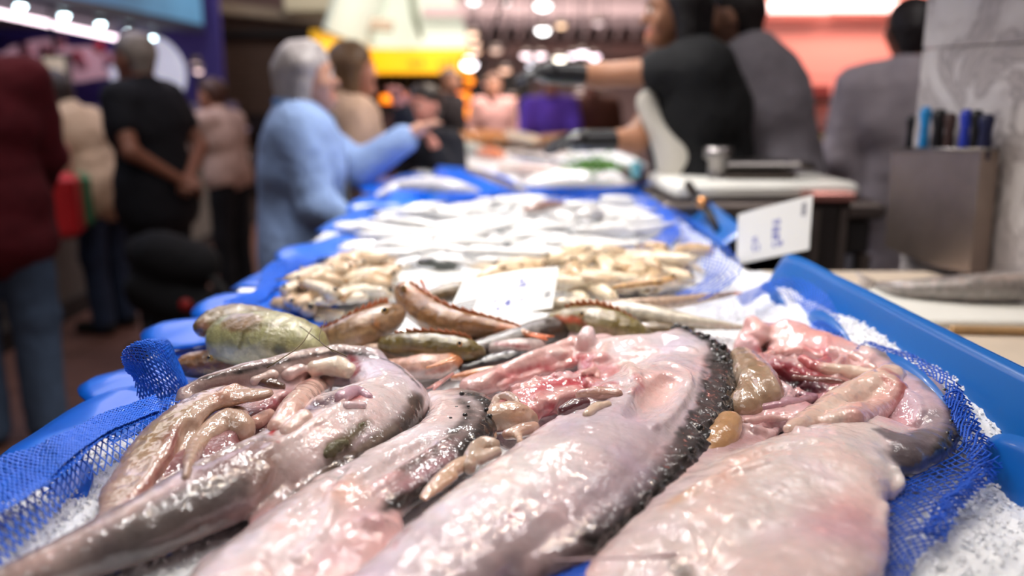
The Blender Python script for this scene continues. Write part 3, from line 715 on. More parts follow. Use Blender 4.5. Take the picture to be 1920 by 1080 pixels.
# ---- C: the big one in the middle
Cm = thing('monkfish', 'largest gutted monkfish in the middle, pale belly with a broad black warty edge', 'fish', (*P(1060, 880, BED)[:2], BED))
s = Sdf()
S(s, [(640, 1190, 76), (760, 1100, 88), (860, 1025, 104), (965, 955, 116), (1065, 888, 120), (1150, 815, 108), (1225, 745, 92), (1275, 705, 70)], PALE2, .48, k=.02)
S(s, [(1120, 690, 28), (1200, 660, 30, .010), (1260, 645, 24, .022), (1305, 672, 34, .012)], 'd9ccd2', .7, k=.02)
S(s, [(1275, 632, 13, .03), (1320, 652, 20, .02), (1350, 685, 26, .01), (1354, 730, 30), (1328, 795, 32), (1283, 860, 34), (1228, 917, 34), (1158, 975, 34), (1080, 1030, 32), (1000, 1075, 24)], '3a2e2e', .9, k=.012)
S(s, [(890, 725, 22), (950, 705, 28), (1010, 685, 28), (1080, 658, 24, .006), (1130, 642, 18, .014)], 'dcb2ae', .7)
S(s, [(930, 785, 34), (1000, 755, 44), (1080, 728, 46), (1150, 710, 36)], 'c07a7c', .5)
S(s, [(1120, 665, 26), (1175, 660, 32), (1215, 680, 28), (1240, 670, 26)], 'e6c6be', .75, lift=.004)
S(s, [(1098, 634, 9, .036), (1102, 622, 7, .042)], 'e9cfc8', 1)
carve(s, [(1255, 705, 24), (1225, 740, 34), (1190, 775, 20)], k=.008, push=-.35)
carve(s, [(960, 820, 16), (1020, 790, 18), (1070, 765, 18), (1120, 745, 16)], k=.01, push=-.1)
carve(s, [(940, 735, 6), (1000, 712, 7), (1070, 690, 6)], push=0); carve(s, [(930, 715, 5), (1000, 693, 6), (1060, 675, 5)], push=0); carve(s, [(1130, 725, 10), (1180, 715, 9), (1205, 705, 7)], push=-.1)
ridge(s, [(1185, 735, 4), (1200, 700, 4), (1245, 680, 4), (1285, 698, 4), (1290, 730, 4), (1260, 775, 4), (1225, 800, 4)], 'efdad8', .1)
ridge(s, [(1190, 652, 4), (1240, 656, 4), (1295, 654, 4), (1300, 664, 3)], 'efdad8', .1)
ridge(s, [(900, 720, 9), (960, 685, 10), (1020, 660, 10), (1080, 640, 10)], 'e2bcb6', .4)
for (a, b2, c2, col) in (((930, 748, 6), (990, 722, 8), (1060, 700, 6), 'e4b4ae'), ((945, 722, 6), (1010, 700, 8), (1075, 680, 6), 'd98f8e'), ((1010, 755, 6), (1070, 732, 8), (1120, 722, 6), 'e2c2ba'), ((1150, 690, 8), (1178, 690, 12), (1200, 715, 8), 'e6c8be'), ((1000, 765, 6), (1050, 745, 7), (1100, 738, 5), 'dba6a2')):
    ridge(s, [a, b2, c2], col, .2)
mess(s, 34, (930, 740), (1150, 680), 28, ['e4b4ae', 'd98f8e', 'e8cec6', 'c9686c', 'e2c2ba', 'ddA8a4'])
mark(s, [(1275, 612, 9), (1330, 634, 16), (1360, 662, 24), (1366, 702, 32), (1352, 748, 36), (1320, 802, 36), (1280, 862, 34), (1230, 915, 34), (1175, 965, 32), (1110, 1012, 26)], '17110f', (.004, .97))
mark(s, [(1345, 690, 12), (1335, 740, 14), (1308, 790, 14), (1265, 850, 12), (1210, 905, 10), (1150, 955, 8)], '4d4140', (.006, .75))
mark(s, [(1330, 665, 7), (1320, 700, 5), (1312, 740, 4)], '2a2221', (.004, .7)); mark(s, [(1345, 830, 5), (1300, 880, 5), (1240, 940, 5)], '7a6a74', (.006, .6))
mark(s, [(1235, 725, 38), (1205, 755, 26)], 'ecc2bc', (.006, .8)); mark(s, [(1290, 650, 24), (1240, 640, 20)], 'cfc2ca', (.012, .7))
mark(s, [(1040, 720, 10), (1080, 715, 10), (1110, 698, 7), (1098, 680, 5)], 'a82c38', (.006, .9)); mark(s, [(1000, 735, 6), (1040, 712, 7), (1090, 722, 7), (1150, 720, 7)], 'b83c46', (.006, .8))
mark(s, [(955, 702, 3), (1010, 688, 4), (1050, 695, 4), (1085, 668, 3), (1100, 690, 3)], 'b84650', (.004, .85)); mark(s, [(1000, 800, 12), (1025, 780, 12), (1040, 760, 8)], 'b23240', (.006, .85))
mark(s, [(1190, 700, 5), (1205, 725, 5), (1185, 735, 5)], 'c0686a', (.004, .7)); mark(s, [(950, 748, 6), (980, 765, 7)], 'c8686c', (.005, .7))
mark(s, [(1180, 738, 3)], '5b3020', (.002, .9), sub=1); mark(s, [(960, 725, 2), (952, 735, 2)], '7c3a40', (.002, .8)); mark(s, [(985, 860, 4)], 'c04a4a', (.003, .6), sub=1)
mark(s, [(955, 972, 2.5), (962, 962, 3), (972, 952, 2)], 'a6251f', (.002, .95)); mark(s, [(757, 1003, 2.5), (765, 995, 2)], '9c3228', (.002, .8)); mark(s, [(735, 1030, 1.5), (748, 1015, 1.5)], 'c0504a', (.002, .6))
mark(s, [(1230, 810, 26), (1170, 880, 30), (1090, 960, 26)], 'bca6ae', (.016, .6)); mark(s, [(850, 950, 50), (930, 900, 50), (1050, 840, 40)], 'f2e6e2', (.024, .6))
mark(s, [(1010, 1010, 26), (920, 1070, 34)], 'b39a9a', (.02, .55)); mark(s, [(780, 960, 12), (860, 905, 14), (900, 860, 12)], '9d8680', (.01, .6)); mark(s, [(1060, 800, 14), (1130, 780, 16)], 'c9bcc8', (.012, .6))
speck(s, 120, (800, 1030), (1220, 760), 46, ['8c6a66', 'a87e7a', '6b4d48', 'f6ecea'], 2.4)
s.build('body', FLESH, .0027, Cm, kc=.004, cn=.009, cf=110, disp=.002, df=24, disp2=.0009, df2=90, tint=TINT, dark=.0045)
FC = s.field
lumps('liver', FC, [([(905, 800, 12), (930, 783, 22), (965, 782, 26), (992, 788, 17)], 'cdaa92'), ([(950, 815, 9), (985, 806, 12), (1002, 800, 9)], 'c49c88'), ([(918, 806, 8), (925, 818, 7)], 'e0bc9c'), ([(972, 818, 7), (975, 828, 5)], 'e2c0a4')], ORGAN, Cm,
      marks=[([(970, 785, 18)], 'cc9878', (.008, .8)), ([(962, 770, 1.5), (990, 768, 1.5)], '8a4a3a', (.0015, .8)), ([(940, 800, 2), (948, 818, 2)], '8a4a3a', (.003, .7))])
lumps('gut_ring', FC, [([(925, 765, 8), (932, 750, 8), (950, 744, 9), (966, 752, 8), (970, 765, 6)], 'bfa292')], ORGAN, Cm)
lumps('fin_flap', FC, [([(880, 875, 13), (888, 850, 15), (905, 832, 13), (925, 835, 12)], 'bfa490'), ([(900, 860, 12), (930, 848, 10)], 'ceb4a0')], ORGAN, Cm)
lumps('side_fin', FC, [([(790, 932, 5), (812, 912, 10), (845, 884, 13), (880, 864, 12), (915, 848, 8)], 'dbb79c'), ([(797, 938, 3), (825, 915, 5), (855, 893, 5)], 'c49878')], ORGAN, Cm, marks=[([(878, 880, 6), (900, 862, 5)], '8f6448', (.006, .7))], label='pale pinkish side fin folded on the belly')
lumps('gall_bladder', FC, [([(1058, 772, 12), (1078, 762, 14), (1096, 757, 11)], '5c3036')], ORGAN, Cm, h=.0018, disp=.0004, label='shiny dark purple gall bladder')
lumps('gut_lumps', FC, [([(1090, 742, 10), (1120, 738, 12), (1158, 740, 10)], 'c09484'), ([(1100, 778, 8), (1118, 765, 10), (1140, 758, 7)], 'e6c8b2'), ([(1095, 700, 6), (1115, 695, 8), (1120, 708, 6)], 'e0aaa2')], ORGAN, Cm)
wp = [(1262, 616), (1270, 612), (1284, 617), (1300, 627), (1316, 633), (1326, 630), (1334, 640), (1340, 648), (1356, 652)] + [(np.interp(t, [0, .4, 1], [1366, 1352, 1230]) + random.uniform(-20, 16), np.interp(t, [0, .4, 1], [675, 770, 930])) for t in [i / 40 for i in range(41)]]
for k, (x, y) in enumerate(wp[:9] + wp[9::3]):
    q = on(FC, [(x, y, random.uniform(4, 9))], .6)[0]
    MB().sphere(q[:3], q[3], 8, (1, 1, random.uniform(.6, 1.1))).build('skin_wart', WART, Cm, smooth=True)

# ---- D: right one
D = thing('monkfish', 'gutted monkfish nearest the blue rim, skinned white flesh and a red opened head', 'fish', (*P(1480, 880, BED)[:2], BED))
s = Sdf()
S(s, [(1190, 1140, 56), (1260, 1045, 80), (1350, 975, 98), (1440, 915, 104), (1530, 870, 98), (1590, 840, 80), (1640, 815, 60)], 'dfcdc9', .42, k=.02)
S(s, [(1570, 920, 64), (1580, 980, 66), (1555, 1050, 80), (1480, 1120, 90)], 'dcc2be', .48, k=.02)
S(s, [(1190, 1040, 44), (1270, 940, 52), (1350, 850, 50), (1400, 810, 40)], 'c49a9a', .42)
S(s, [(1400, 695, 36), (1480, 700, 44), (1560, 706, 40)], '8a4650', .55)
S(s, [(1640, 885, 26, .012), (1668, 902, 13, .012)], 'eee2de', .45)
S(s, [(1120, 1090, 20), (1190, 1060, 30), (1260, 1050, 44)], 'dcb6b6', .5)
S(s, [(1480, 655, 24), (1560, 668, 32), (1650, 702, 38), (1715, 745, 42), (1740, 785, 36)], 'cdb0b4', .65)
S(s, [(1640, 668, 13, .02), (1700, 703, 18, .012), (1750, 748, 22, .008), (1780, 785, 22), (1770, 820, 25), (1730, 845, 32), (1690, 862, 34)], '8a7a80', .8, k=.012)
S(s, [(1400, 650, 18), (1420, 628, 20), (1470, 635, 26), (1540, 650, 28), (1600, 672, 24)], 'dda39c', .85)
S(s, [(1410, 606, 8, .03), (1424, 620, 11, .02)], 'e9b4ac', 1); S(s, [(1475, 614, 9, .025), (1500, 622, 10, .02)], 'e2aaa4', 1)
S(s, [(1420, 775, 36), (1500, 785, 40), (1560, 805, 36)], 'd8b0b0', .55)
S(s, [(1400, 715, 36), (1480, 728, 42), (1560, 740, 44), (1640, 765, 44), (1690, 790, 30)], '9c5a62', .42)
carve(s, [(1440, 705, 18), (1500, 715, 26), (1560, 725, 16)], k=.012, push=-.1)
carve(s, [(1420, 795, 8), (1480, 800, 8), (1540, 800, 7)], push=0)
ridge(s, [(1600, 700, 5), (1680, 725, 6), (1725, 760, 5), (1720, 790, 4)], 'd8c2c8', .1)
ridge(s, [(1680, 880, 6), (1690, 905, 6), (1660, 950, 7), (1650, 1000, 7)], 'eee4e0', .2)
carve(s, [(1380, 870, 7), (1450, 840, 8), (1520, 830, 6)], push=.1); ridge(s, [(1290, 925, 8), (1360, 890, 9), (1430, 870, 7)], 'eedad4', .3)
ridge(s, [(1280, 960, 5), (1310, 972, 6), (1330, 955, 5)], 'eccfc6', .3)
mess(s, 40, (1400, 640), (1640, 690), 16, ['e4b4ae', 'd98f8e', 'ecd2ca', 'd07a7a', 'e2c2ba', 'dba6a2'])
mess(s, 26, (1430, 700), (1560, 740), 18, ['c9888c', 'b05a62', 'e2c2c4', '8a4a58', 'd8a8a4'])
mess(s, 16, (1400, 800), (1560, 795), 12, ['d8b0b0', 'c99a9e', 'e2c8c6'])
mark(s, [(1790, 760, 12), (1800, 785, 18), (1790, 815, 18), (1760, 842, 14), (1700, 880, 10)], '1d1715', (.006, .95))
mark(s, [(1665, 815, 26), (1700, 822, 30), (1740, 810, 20)], '6a5e60', (.003, .95)); mark(s, [(1690, 860, 30), (1730, 845, 24)], '5a4e50', (.005, .95)); mark(s, [(1735, 790, 12), (1760, 770, 10)], '8a7a80', (.006, .7))
mark(s, [(1640, 655, 8), (1700, 690, 10), (1750, 730, 12), (1780, 755, 10)], '756a6a', (.005, .85)); mark(s, [(1655, 850, 12)], '8a7c78', (.006, .6), sub=1)
mark(s, [(1450, 685, 16), (1500, 700, 22), (1550, 715, 14)], '8e2e3a', (.010, .85)); mark(s, [(1480, 715, 10), (1515, 730, 13), (1545, 725, 8)], '4c2634', (.007, .9))
mark(s, [(1420, 655, 4), (1480, 665, 5), (1550, 685, 6), (1545, 665, 4)], 'b83a40', (.004, .85)); mark(s, [(1400, 632, 10)], 'e08a84', (.008, .6), sub=1); mark(s, [(1500, 645, 5), (1550, 660, 5), (1600, 690, 4)], 'c4505a', (.006, .6))
mark(s, [(1440, 778, 4), (1500, 786, 4), (1550, 795, 5)], 'a85858', (.004, .7)); mark(s, [(1660, 790, 16), (1700, 790, 12)], 'dfa6b0', (.012, .6)); mark(s, [(1420, 810, 18), (1370, 840, 16)], '9a7276', (.010, .6))
mark(s, [(1560, 870, 50), (1600, 920, 34)], 'f2dcd8', (.02, .6)); mark(s, [(1320, 910, 26), (1420, 850, 22)], 'e6b6a4', (.014, .5)); mark(s, [(1580, 1000, 40), (1610, 960, 30)], 'c9929a', (.03, .55))
mark(s, [(1270, 1062, 8), (1285, 1075, 8)], '6a5a4c', (.008, .7)); mark(s, [(1250, 950, 8), (1300, 910, 8)], 'cf9a6a', (.008, .6))
speck(s, 70, (1300, 980), (1600, 860), 50, ['c79a98', 'e6c2b6', 'fbf2f0'], 3); speck(s, 50, (1560, 680), (1720, 770), 16, ['b06a70', '8c6a6e', 'e8d2d6'])
s.build('body', FLESH, .0027, D, kc=.005, cn=.008, cf=110, disp=.0024, df=26, disp2=.001, df2=90, tint=TINT, dark=.003)
FD = s.field
s = Sdf(); S(s, [(1392, 672, 20, .02), (1412, 700, 31, .016), (1425, 735, 35, .012), (1400, 762, 28, .008), (1448, 752, 18, .012)], 'a88a70', .8)
carve(s, [(1400, 700, 4), (1425, 740, 4), (1440, 760, 4)], push=0); ridge(s, [(1440, 690, 4), (1455, 725, 5), (1465, 760, 4)], 'bfa490', .2)
mark(s, [(1408, 690, 14)], '9d8360', (.014, .6), sub=1); speck(s, 20, (1400, 690), (1440, 760), 14, ['8a6a4a', 'c9a684']); s.build('liver', ORGAN, .0023, D, disp=.0014, df=60, disp2=.0004)
s = Sdf(); S(s, [(1368, 790, 17, .02), (1350, 822, 25, .01), (1320, 850, 22, .006)], 'b98c60', .8); s.build('stomach_lobe', ORGAN, .0023, D, disp=.001, df=60)['label'] = 'amber stomach lobe'
lumps('stomach', FD, [([(1480, 806, 11), (1530, 784, 22), (1590, 756, 32), (1640, 734, 34), (1672, 708, 24)], 'e6c4b4'), ([(1600, 785, 18), (1650, 770, 20), (1682, 738, 20)], 'dfaaa2'), ([(1400, 790, 6), (1460, 784, 7), (1520, 790, 8)], 'd9aeaa'), ([(1560, 790, 14), (1600, 775, 16)], 'e9cdbf')], ORGAN, D,
     marks=[([(1660, 692, 5), (1690, 715, 4), (1690, 745, 4), (1670, 765, 4)], 'b84a4a', (.005, .8)), ([(1655, 705, 4), (1672, 722, 3)], 'b84a4a', (.004, .7)), ([(1560, 765, 16)], 'efdccd', (.012, .6))], disp=.0024, k=.012)
lumps('gut_lumps', FD, [([(1545, 692, 11), (1595, 700, 14), (1635, 704, 11)], 'e8ccba'), ([(1420, 672, 7), (1460, 662, 8), (1500, 657, 7)], 'e0a49c'), ([(1490, 708, 6), (1540, 714, 8), (1580, 718, 6)], '7c4a44'), ([(1430, 765, 7), (1480, 757, 8), (1520, 748, 8)], 'b98b98'),
     ([(1505, 675, 9), (1528, 688, 11), (1552, 676, 8)], 'c9686a'), ([(1460, 722, 9), (1480, 740, 11), (1470, 755, 8)], 'd6b6bc'), ([(1560, 655, 7), (1600, 668, 8), (1640, 690, 6)], 'e0b0a8'), ([(1505, 738, 6), (1530, 745, 6)], '8a5a6c')], ORGAN, D, disp=.0018)
for k, (x, y) in enumerate(((1752, 716), (1770, 732), (1786, 755), (1798, 775), (1799, 792), (1795, 808), (1786, 826), (1772, 842), (1783, 790), (1776, 812), (1786, 772))):
    q = on(FD, [(x, y, random.uniform(4, 7))], 0)[0]; MB().sphere(q[:3], q[3], 8, (1, 1, .8)).build('skin_wart', WART, D, smooth=True)
b = MB(); b.tube([lay([(x, y, 2, hh)], 1)[0][:3] for x, y, hh in ((1270, 1040, .045), (1200, 1045, .045), (1120, 1047, .04), (1040, 1050, .035))], [.0018, .0012, .0008, .0005], 6); b.build('fin_ray', mat('fin_ray', 'd9b7b7', rough=.3, coat=1), D, smooth=True)
for k, (x, y) in enumerate([(866, 738), (884, 740), (902, 752), (912, 768), (878, 762), (856, 764), (845, 784), (905, 790), (890, 812), (872, 778), (918, 780)]):
    q = on(FB, [(x, y, random.uniform(3, 6))], 0)[0]; MB().sphere(q[:3], q[3], 8, (1, 1, .8)).build('skin_wart', WART, B, smooth=True)

# ================================================================== smaller whole fish behind them
EYEB = mat('eye_black', '070708', rough=.06, coat=1); EYEG = mat('eye_gold', '9a7a3c', rough=.2, coat=1)
FINM = mat('fin_membrane', vcol=True, rough=.4, coat=.8, vary=.3, vscale=200)
def eye(parent, p, r, n=None, gold=EYEG):
    p = np.array(p); n = np.array(n if n is not None else [0, -.75, .65]); n = n / np.linalg.norm(n)
    e = MB().sphere(p, r, 12).build('eye', gold, parent, smooth=True)
    MB().sphere(p + n * r * .55, r * .62, 10).build('pupil', EYEB, e, smooth=True)
def fan(parent, name, base, tip, wid, col, droop=0, n=7, th=.0012, notch=.25, up=None):
    """ray fin as a thin fan of ribs between a root and a spread edge"""
    base = np.array(base); tip = np.array(tip); d = tip - base; L = np.linalg.norm(d); d = d / L
    sd = np.cross(d, Z if up is None else np.array(up, float)); sd /= np.linalg.norm(sd) + 1e-9
    V = []; Fc = []; nn = np.cross(sd, d)
    for i in range(n * 2 + 1):
        t = i / n - 1; l = L * (1 - notch * (1 - abs(t)) - .12 * abs(t) ** 3)
        off = th * (1 if i % 2 else .35)
        V += [base + sd * t * wid * .18 + nn * off, base + d * l * .55 + sd * t * wid * .62 + nn * off, base + d * l + sd * t * wid + nn * (off * .5) - Z * droop * abs(t),
              base + sd * t * wid * .18 - nn * off, base + d * l * .55 + sd * t * wid * .62 - nn * off, base + d * l + sd * t * wid - nn * off * .5 - Z * droop * abs(t)]
    for i in range(n * 2):
        a = i * 6; b_ = a + 6
        for k in (0, 1): Fc += [(a + k, b_ + k, b_ + k + 1, a + k + 1), (a + 3 + k, a + 4 + k, b_ + 4 + k, b_ + 3 + k)]
        Fc += [(a + 2, b_ + 2, b_ + 5, a + 5), (a, a + 3, b_ + 3, b_)]
    Fc += [(0, 1, 4, 3), (1, 2, 5, 4), (n * 12, n * 12 + 3, n * 12 + 4, n * 12 + 1), (n * 12 + 1, n * 12 + 4, n * 12 + 5, n * 12 + 2)]
    c = np.tile(lin(col), (len(V), 1)); return mk(name, V, Fc, FINM, parent, cols=c)
def fish(label, pts, back, belly, fl=.85, name='gurnard', tail=True, eyes=(), marks=(), fins=(), h=.0026, belly_low=.35, tailcol='c9744a', disp=.0008, seam=None, mat_=None, cuts=(), head=True, dors=0):
    L = lay(pts, fl); mid = L[len(L) // 2]; t = thing(name, label, 'fish', (mid[0], mid[1], BED))
    s = Sdf(); s.line(L, back, .01, fl, Z, 3)
    for c in cuts: S(s, c, back, .8, op='cut', k=.006)
    for (q, col, e) in marks: mark(s, [r[:3] for r in q], col, (min(e[0], .004), e[1]))
    R = cr(np.array(L), 3); bc = np.array(lin(belly)); kc = lin(back)
    def tint(V, C):
        dd = ((V[:, None, :2] - R[None, :, :2]) ** 2).sum(-1); i = dd.argmin(1); rel = (V[:, 2] - R[i, 2]) / (R[i, 3] * fl + 1e-6)
        w = np.clip((belly_low - rel + .25 * fbm(V * 60)) / .35, 0, 1)[:, None]
        isb = np.exp(-((C - np.array(kc)) ** 2).sum(1) * 200)[:, None]
        C = C * (1 - w * isb) + bc * w * isb
        return C * (1 + .25 * fbm(V * 150)[:, None])
    if head:
        A = np.array([q[:3] for q in pts], float); d = A[1, :2] - A[0, :2]; d /= np.linalg.norm(d); nrm = np.array([-d[1], d[0]]); r1 = A[1, 2]
        tip = A[0, :2] - d * A[0, 2] * .8; g = A[1, :2] + d * r1 * .35; dkc = tuple(np.array(lin(back)) * .35)
        carve(s, [(*(tip + nrm * .12 * r1), 1.5), (*(tip + d * r1 * .7 + nrm * .28 * r1), 1.5)], push=0, k=.002)
        mark(s, [(*(tip + nrm * .12 * r1), 2), (*(tip + d * r1 * .7 + nrm * .28 * r1), 2)], dkc, (.002, .8))
        mark(s, [(*(g + nrm * r1 * .7 - d * r1 * .2), 1.6), (*(g + d * r1 * .15), 2), (*(g - nrm * r1 * .7 - d * r1 * .2), 1.6)], dkc, (.0022, .75))
        mark(s, [(*(A[1, :2] + nrm * r1 * .45), r1 * .22)], belly, (.004, .5), sub=1)
        for w_ in (-.25, .2): mark(s, [(*(q[:2] + nrm * q[2] * w_), 1.6) for q in A[1:]], tuple(np.array(lin(back)) * .55), (.0022, .5))
        n_ = len(A)
        for _ in range(26):
            i_ = random.randrange(1, n_ - 1 if n_ > 2 else 2); t_ = random.random(); c_ = A[i_, :2] * (1 - t_) + A[min(i_ + 1, n_ - 1), :2] * t_ + nrm * A[i_, 2] * random.uniform(-.7, .7)
            mark(s, [(*c_, random.uniform(1, 2.6))], random.choice([tuple(np.array(lin(back)) * .4), tuple(np.minimum(np.array(lin(back)) * 1.9, 1)), tuple(np.array(lin(back)) * .6)]), (.0025, .6), sub=1)
    s.build('body', mat_ or SKINF, h, t, kc=.003, cn=.003, disp=disp, df=60, disp2=.0005, df2=200, tint=tint)
    if dors:
        A = np.array(lay(pts, fl)); m_ = MB(); R_ = cr(A, 4)[2:-2]; sd = dors
        for i_ in range(len(R_) - 1):
            a_ = R_[i_]; b_ = R_[i_ + 1]; h1 = a_[3] * .55; top = np.array([0, -.25 * sd, .97])
            p_ = a_[:3] + [0, .5 * a_[3] * sd, a_[3] * fl * .75]; q_ = b_[:3] + [0, .5 * b_[3] * sd, b_[3] * fl * .75]
            m_.plate([p_, q_, q_ + top * h1 * .55, p_ + top * h1], .0012)
        m_.build('back_fin', FINM, t, col=tailcol)
    if tail:
        a = np.array(L[-1][:3]); d = a - np.array(L[-2][:3]); d /= np.linalg.norm(d)
        r = max(p[3] for p in L); fan(t, 'tail_fin', a - d * .008, a + d * r * 1.5, r * .8, tailcol, up=[0, -.8, .6] if tail == 'v' else None)
    for (p, r) in eyes:
        q = lay([(p[0], p[1], 3, p[2])], 1)[0]; eye(t, q[:3], r)
    for (p, q, w, col) in fins:
        a = lay([(p[0], p[1], 2, p[2])], 1)[0][:3]; b2 = lay([(q[0], q[1], 2, q[2])], 1)[0][:3]; fan(t, 'side_fin', a, b2, w, col)
    return t
# john-dory-like yellow fish
fish('large yellow-green fish with a dark side spot, deep head and long fin threads', [(600, 655, 14, .02), (560, 645, 52, .02), (500, 636, 66, .016), (450, 636, 60, .016), (425, 640, 36, .03)], 'a9a573', 'c9c8a2', .8, name='john_dory', tail=False, head=False,
     marks=[([(520, 655, 7, .085), (530, 658, 6, .085)], '5d6355', (.006, .9)), ([(440, 600, 26, .09), (470, 605, 22, .10)], '8a6c4e', (.02, .8)), ([(450, 650, 2, .09), (460, 620, 2, .1), (490, 608, 2, .11), (520, 610, 3, .11)], '5b5226', (.0035, .9)),
            ([(490, 670, 1, .07), (540, 665, 1, .08), (590, 650, 1, .07)], '7d7b48', (.003, .7)), ([(560, 625, 20, .1), (590, 640, 10, .09)], 'd3d4a8', (.02, .6))],
     eyes=(((432, 622, .055), .006),), disp=.0022)
T = bpy.data.objects['john_dory']
b = MB()
for pts in (((560, 610, .075), (600, 640, .085), (625, 660, .09)), ((585, 615, .08), (560, 650, .09), (500, 690, .075)), ((610, 600, .085), (600, 640, .09), (650, 668, .09))):
    b.tube(cr(np.array([P(x, y, BED + z) for x, y, z in pts]), 4), .0006, 5)
b.build('fin_threads', mat('fin_thread', '6a5a38', rough=.4), T, smooth=True)
fish('brown speckled fish head propped behind the yellow-green fish', [(385, 612, 22, .045), (420, 605, 36, .035), (470, 606, 38, .03), (530, 620, 30, .03), (580, 640, 20, .03)], '7f6c48', '94805e', .9, eyes=(), tail=False, disp=.002,
     marks=[([(380, 612, 10, .09), (388, 640, 12, .08)], 'a06a5c', (.01, .6))])
fish('small brown fish head with a gold eye resting on the blue net', [(338, 684, 12, .012), (362, 684, 26), (400, 682, 28), (440, 684, 26), (480, 690, 20)], '7d4f28', '4a2f1a', .95, tail=False, eyes=(((393, 672, .034), .0045),), belly_low=-.1,
     marks=[([(395, 672, 8, .05)], 'c98d3c', (.006, .6))])
fish('white belly of a fish under the small brown head', [(400, 706, 10), (425, 695, 18), (455, 700, 16)], 'd9cfc9', 'd9cfc9', .8, tail=False, head=False)
fish('brown gurnard with an orange back lying head up the stall behind the yellow-green fish', [(735, 592, 26, .028), (715, 602, 34, .022), (670, 622, 36, .016), (620, 634, 24, .014), (575, 632, 12, .014)], '94704c', 'a58262', .95, eyes=(((722, 583, .085), .005),), tail=False, dors=1,
     marks=[([(600, 610, 4, .05), (650, 590, 4, .08), (700, 572, 4, .09)], 'c96a4c', (.006, .8)), ([(640, 635, 3, .06), (700, 618, 3, .06)], 'cdae84', (.004, .6)), ([(700, 600, 8, .08), (712, 625, 5, .05)], 'a8682c', (.008, .6))])
fish('brown gurnard running under the price card, orange tail out in front', [(760, 548, 22, .05), (780, 570, 32, .03), (830, 602, 32, .022), (900, 612, 22, .02), (960, 620, 14, .02), (990, 628, 8, .024)], '96683c', 'b48a64', .9, tail=False, dors=1, eyes=(((757, 540, .075), .0045),),
     marks=[([(760, 535, 8, .09), (800, 552, 5, .08)], 'd08a5c', (.008, .6)), ([(940, 618, 12, .04), (990, 628, 10, .04)], 'd98a5c', (.008, .8))], fins=(((960, 620, .030), (1042, 636, .028), .012, 'e0703c'),))
fish('stout olive-brown fish under the orange-tailed gurnard', [(722, 645, 14, .02), (760, 646, 24, .016), (820, 650, 27, .012), (870, 656, 25, .01), (898, 662, 14, .012)], '6e5f2c', '5b4a24', .95, belly_low=-.5, tail=False, dors=1, eyes=(((862, 645, .05), .004),), disp=.002)
fish('pale curled fish belly beside the olive-brown fish', [(655, 672, 8), (690, 658, 14, .01), (730, 660, 14, .006), (755, 675, 10)], 'c8ac98', 'b89880', .95, tail=False, head=False)
fish('orange and white gurnard on its back with folded fins', [(860, 672, 14, .008), (830, 684, 26), (790, 688, 28), (745, 690, 20), (700, 682, 12), (650, 676, 8)], 'd3a490', 'd9c2ba', .85, tail=False, head=False, disp=.0016,
     marks=[([(850, 665, 14, .05), (865, 680, 12, .03)], 'd78a5e', (.008, .8)), ([(720, 672, 9, .04), (680, 672, 8, .04)], 'c9a24e', (.008, .7)), ([(800, 700, 2, .04), (840, 690, 2, .045)], 'b56a6a', (.004, .7))], fins=(((800, 690, .03), (862, 668, .045), .012, 'e09a6a'), ((850, 700, .02), (800, 735, .012), .006, 'd89a94')))
fish('slender orange fish lying behind the largest monkfish', [(850, 708, 7, .004), (890, 702, 12, .004), (940, 696, 13, .004), (1000, 690, 10, .006)], 'd88a4e', 'e8cfc0', .9, tail=False, head=False, marks=[([(900, 692, 4, .03), (980, 684, 4, .03)], 'ecdccf', (.006, .8))])
fish('white-bellied fish with a red seam beside the orange tail', [(890, 652, 8), (930, 655, 18, .004), (970, 652, 20, .008), (1010, 650, 16, .008)], 'b9a6a2', 'c9b8b6', .9, tail=False, head=False, marks=[([(930, 645, 2, .035), (990, 650, 2, .04)], 'a84048', (.003, .8))])
fish('dark fish lying under the price card', [(880, 660, 22), (960, 640, 30), (1030, 620, 32), (1080, 610, 24)], '3c2a1e', '4a3526', .8, tail=False, head=False, belly_low=-.6)
fish('olive gurnard head with an orange mouth beside the price card', [(1040, 600, 16, .02), (1080, 600, 30, .012), (1130, 608, 36, .01), (1180, 622, 28, .008), (1215, 632, 14, .008)], '80713e', '9b8d6a', .9, tail=False, dors=1, disp=.0018,
     marks=[([(1045, 598, 7, .06), (1080, 600, 5, .07), (1100, 612, 3, .06)], 'd8664a', (.005, .9)), ([(1110, 590, 18, .08)], 'd0c6b0', (.014, .8)), ([(1060, 588, 10, .07)], 'c9bca6', (.01, .7))], eyes=(((1090, 590, .055), .0045),))
fish('red-edged white fish belly under the olive gurnard', [(1040, 620, 9), (1080, 630, 17), (1120, 650, 14)], 'd6bebc', 'd6bebc', .9, tail=False, head=False, marks=[([(1040, 612, 3, .035), (1090, 622, 3, .045)], 'c0483c', (.004, .9))])
fish('long silvery fish pointing at the blue rim, tail on the ice', [(1120, 580, 10, .022), (1170, 582, 18, .018), (1230, 592, 20, .014), (1300, 604, 15, .012), (1370, 612, 8, .01), (1400, 614, 5, .01)], 'd9d0bc', '8d7c5c', .9, tailcol='d9a07c', belly_low=-.15)
fish('slim pinkish fish with an orange tail lying above the silvery one', [(1130, 572, 8, .03), (1200, 570, 13, .03), (1270, 566, 13, .026), (1340, 556, 8, .026), (1375, 550, 5, .028)], 'c9ab92', 'c0a284', .9, tailcol='dd6a44')
fish('pale fish half hidden behind the price card', [(1000, 575, 12, .02), (1060, 572, 17, .02), (1120, 575, 14, .02)], 'cdbfa4', 'a8926a', .9, tail=False)
fish('upright red fin fish behind the first price card', [(800, 560, 16, .03), (850, 548, 22, .03), (900, 545, 18, .03)], '6e5630', '5c4628', .9, tail=False, fins=(((800, 545, .07), (786, 520, .09), .006, 'd8623c'),))

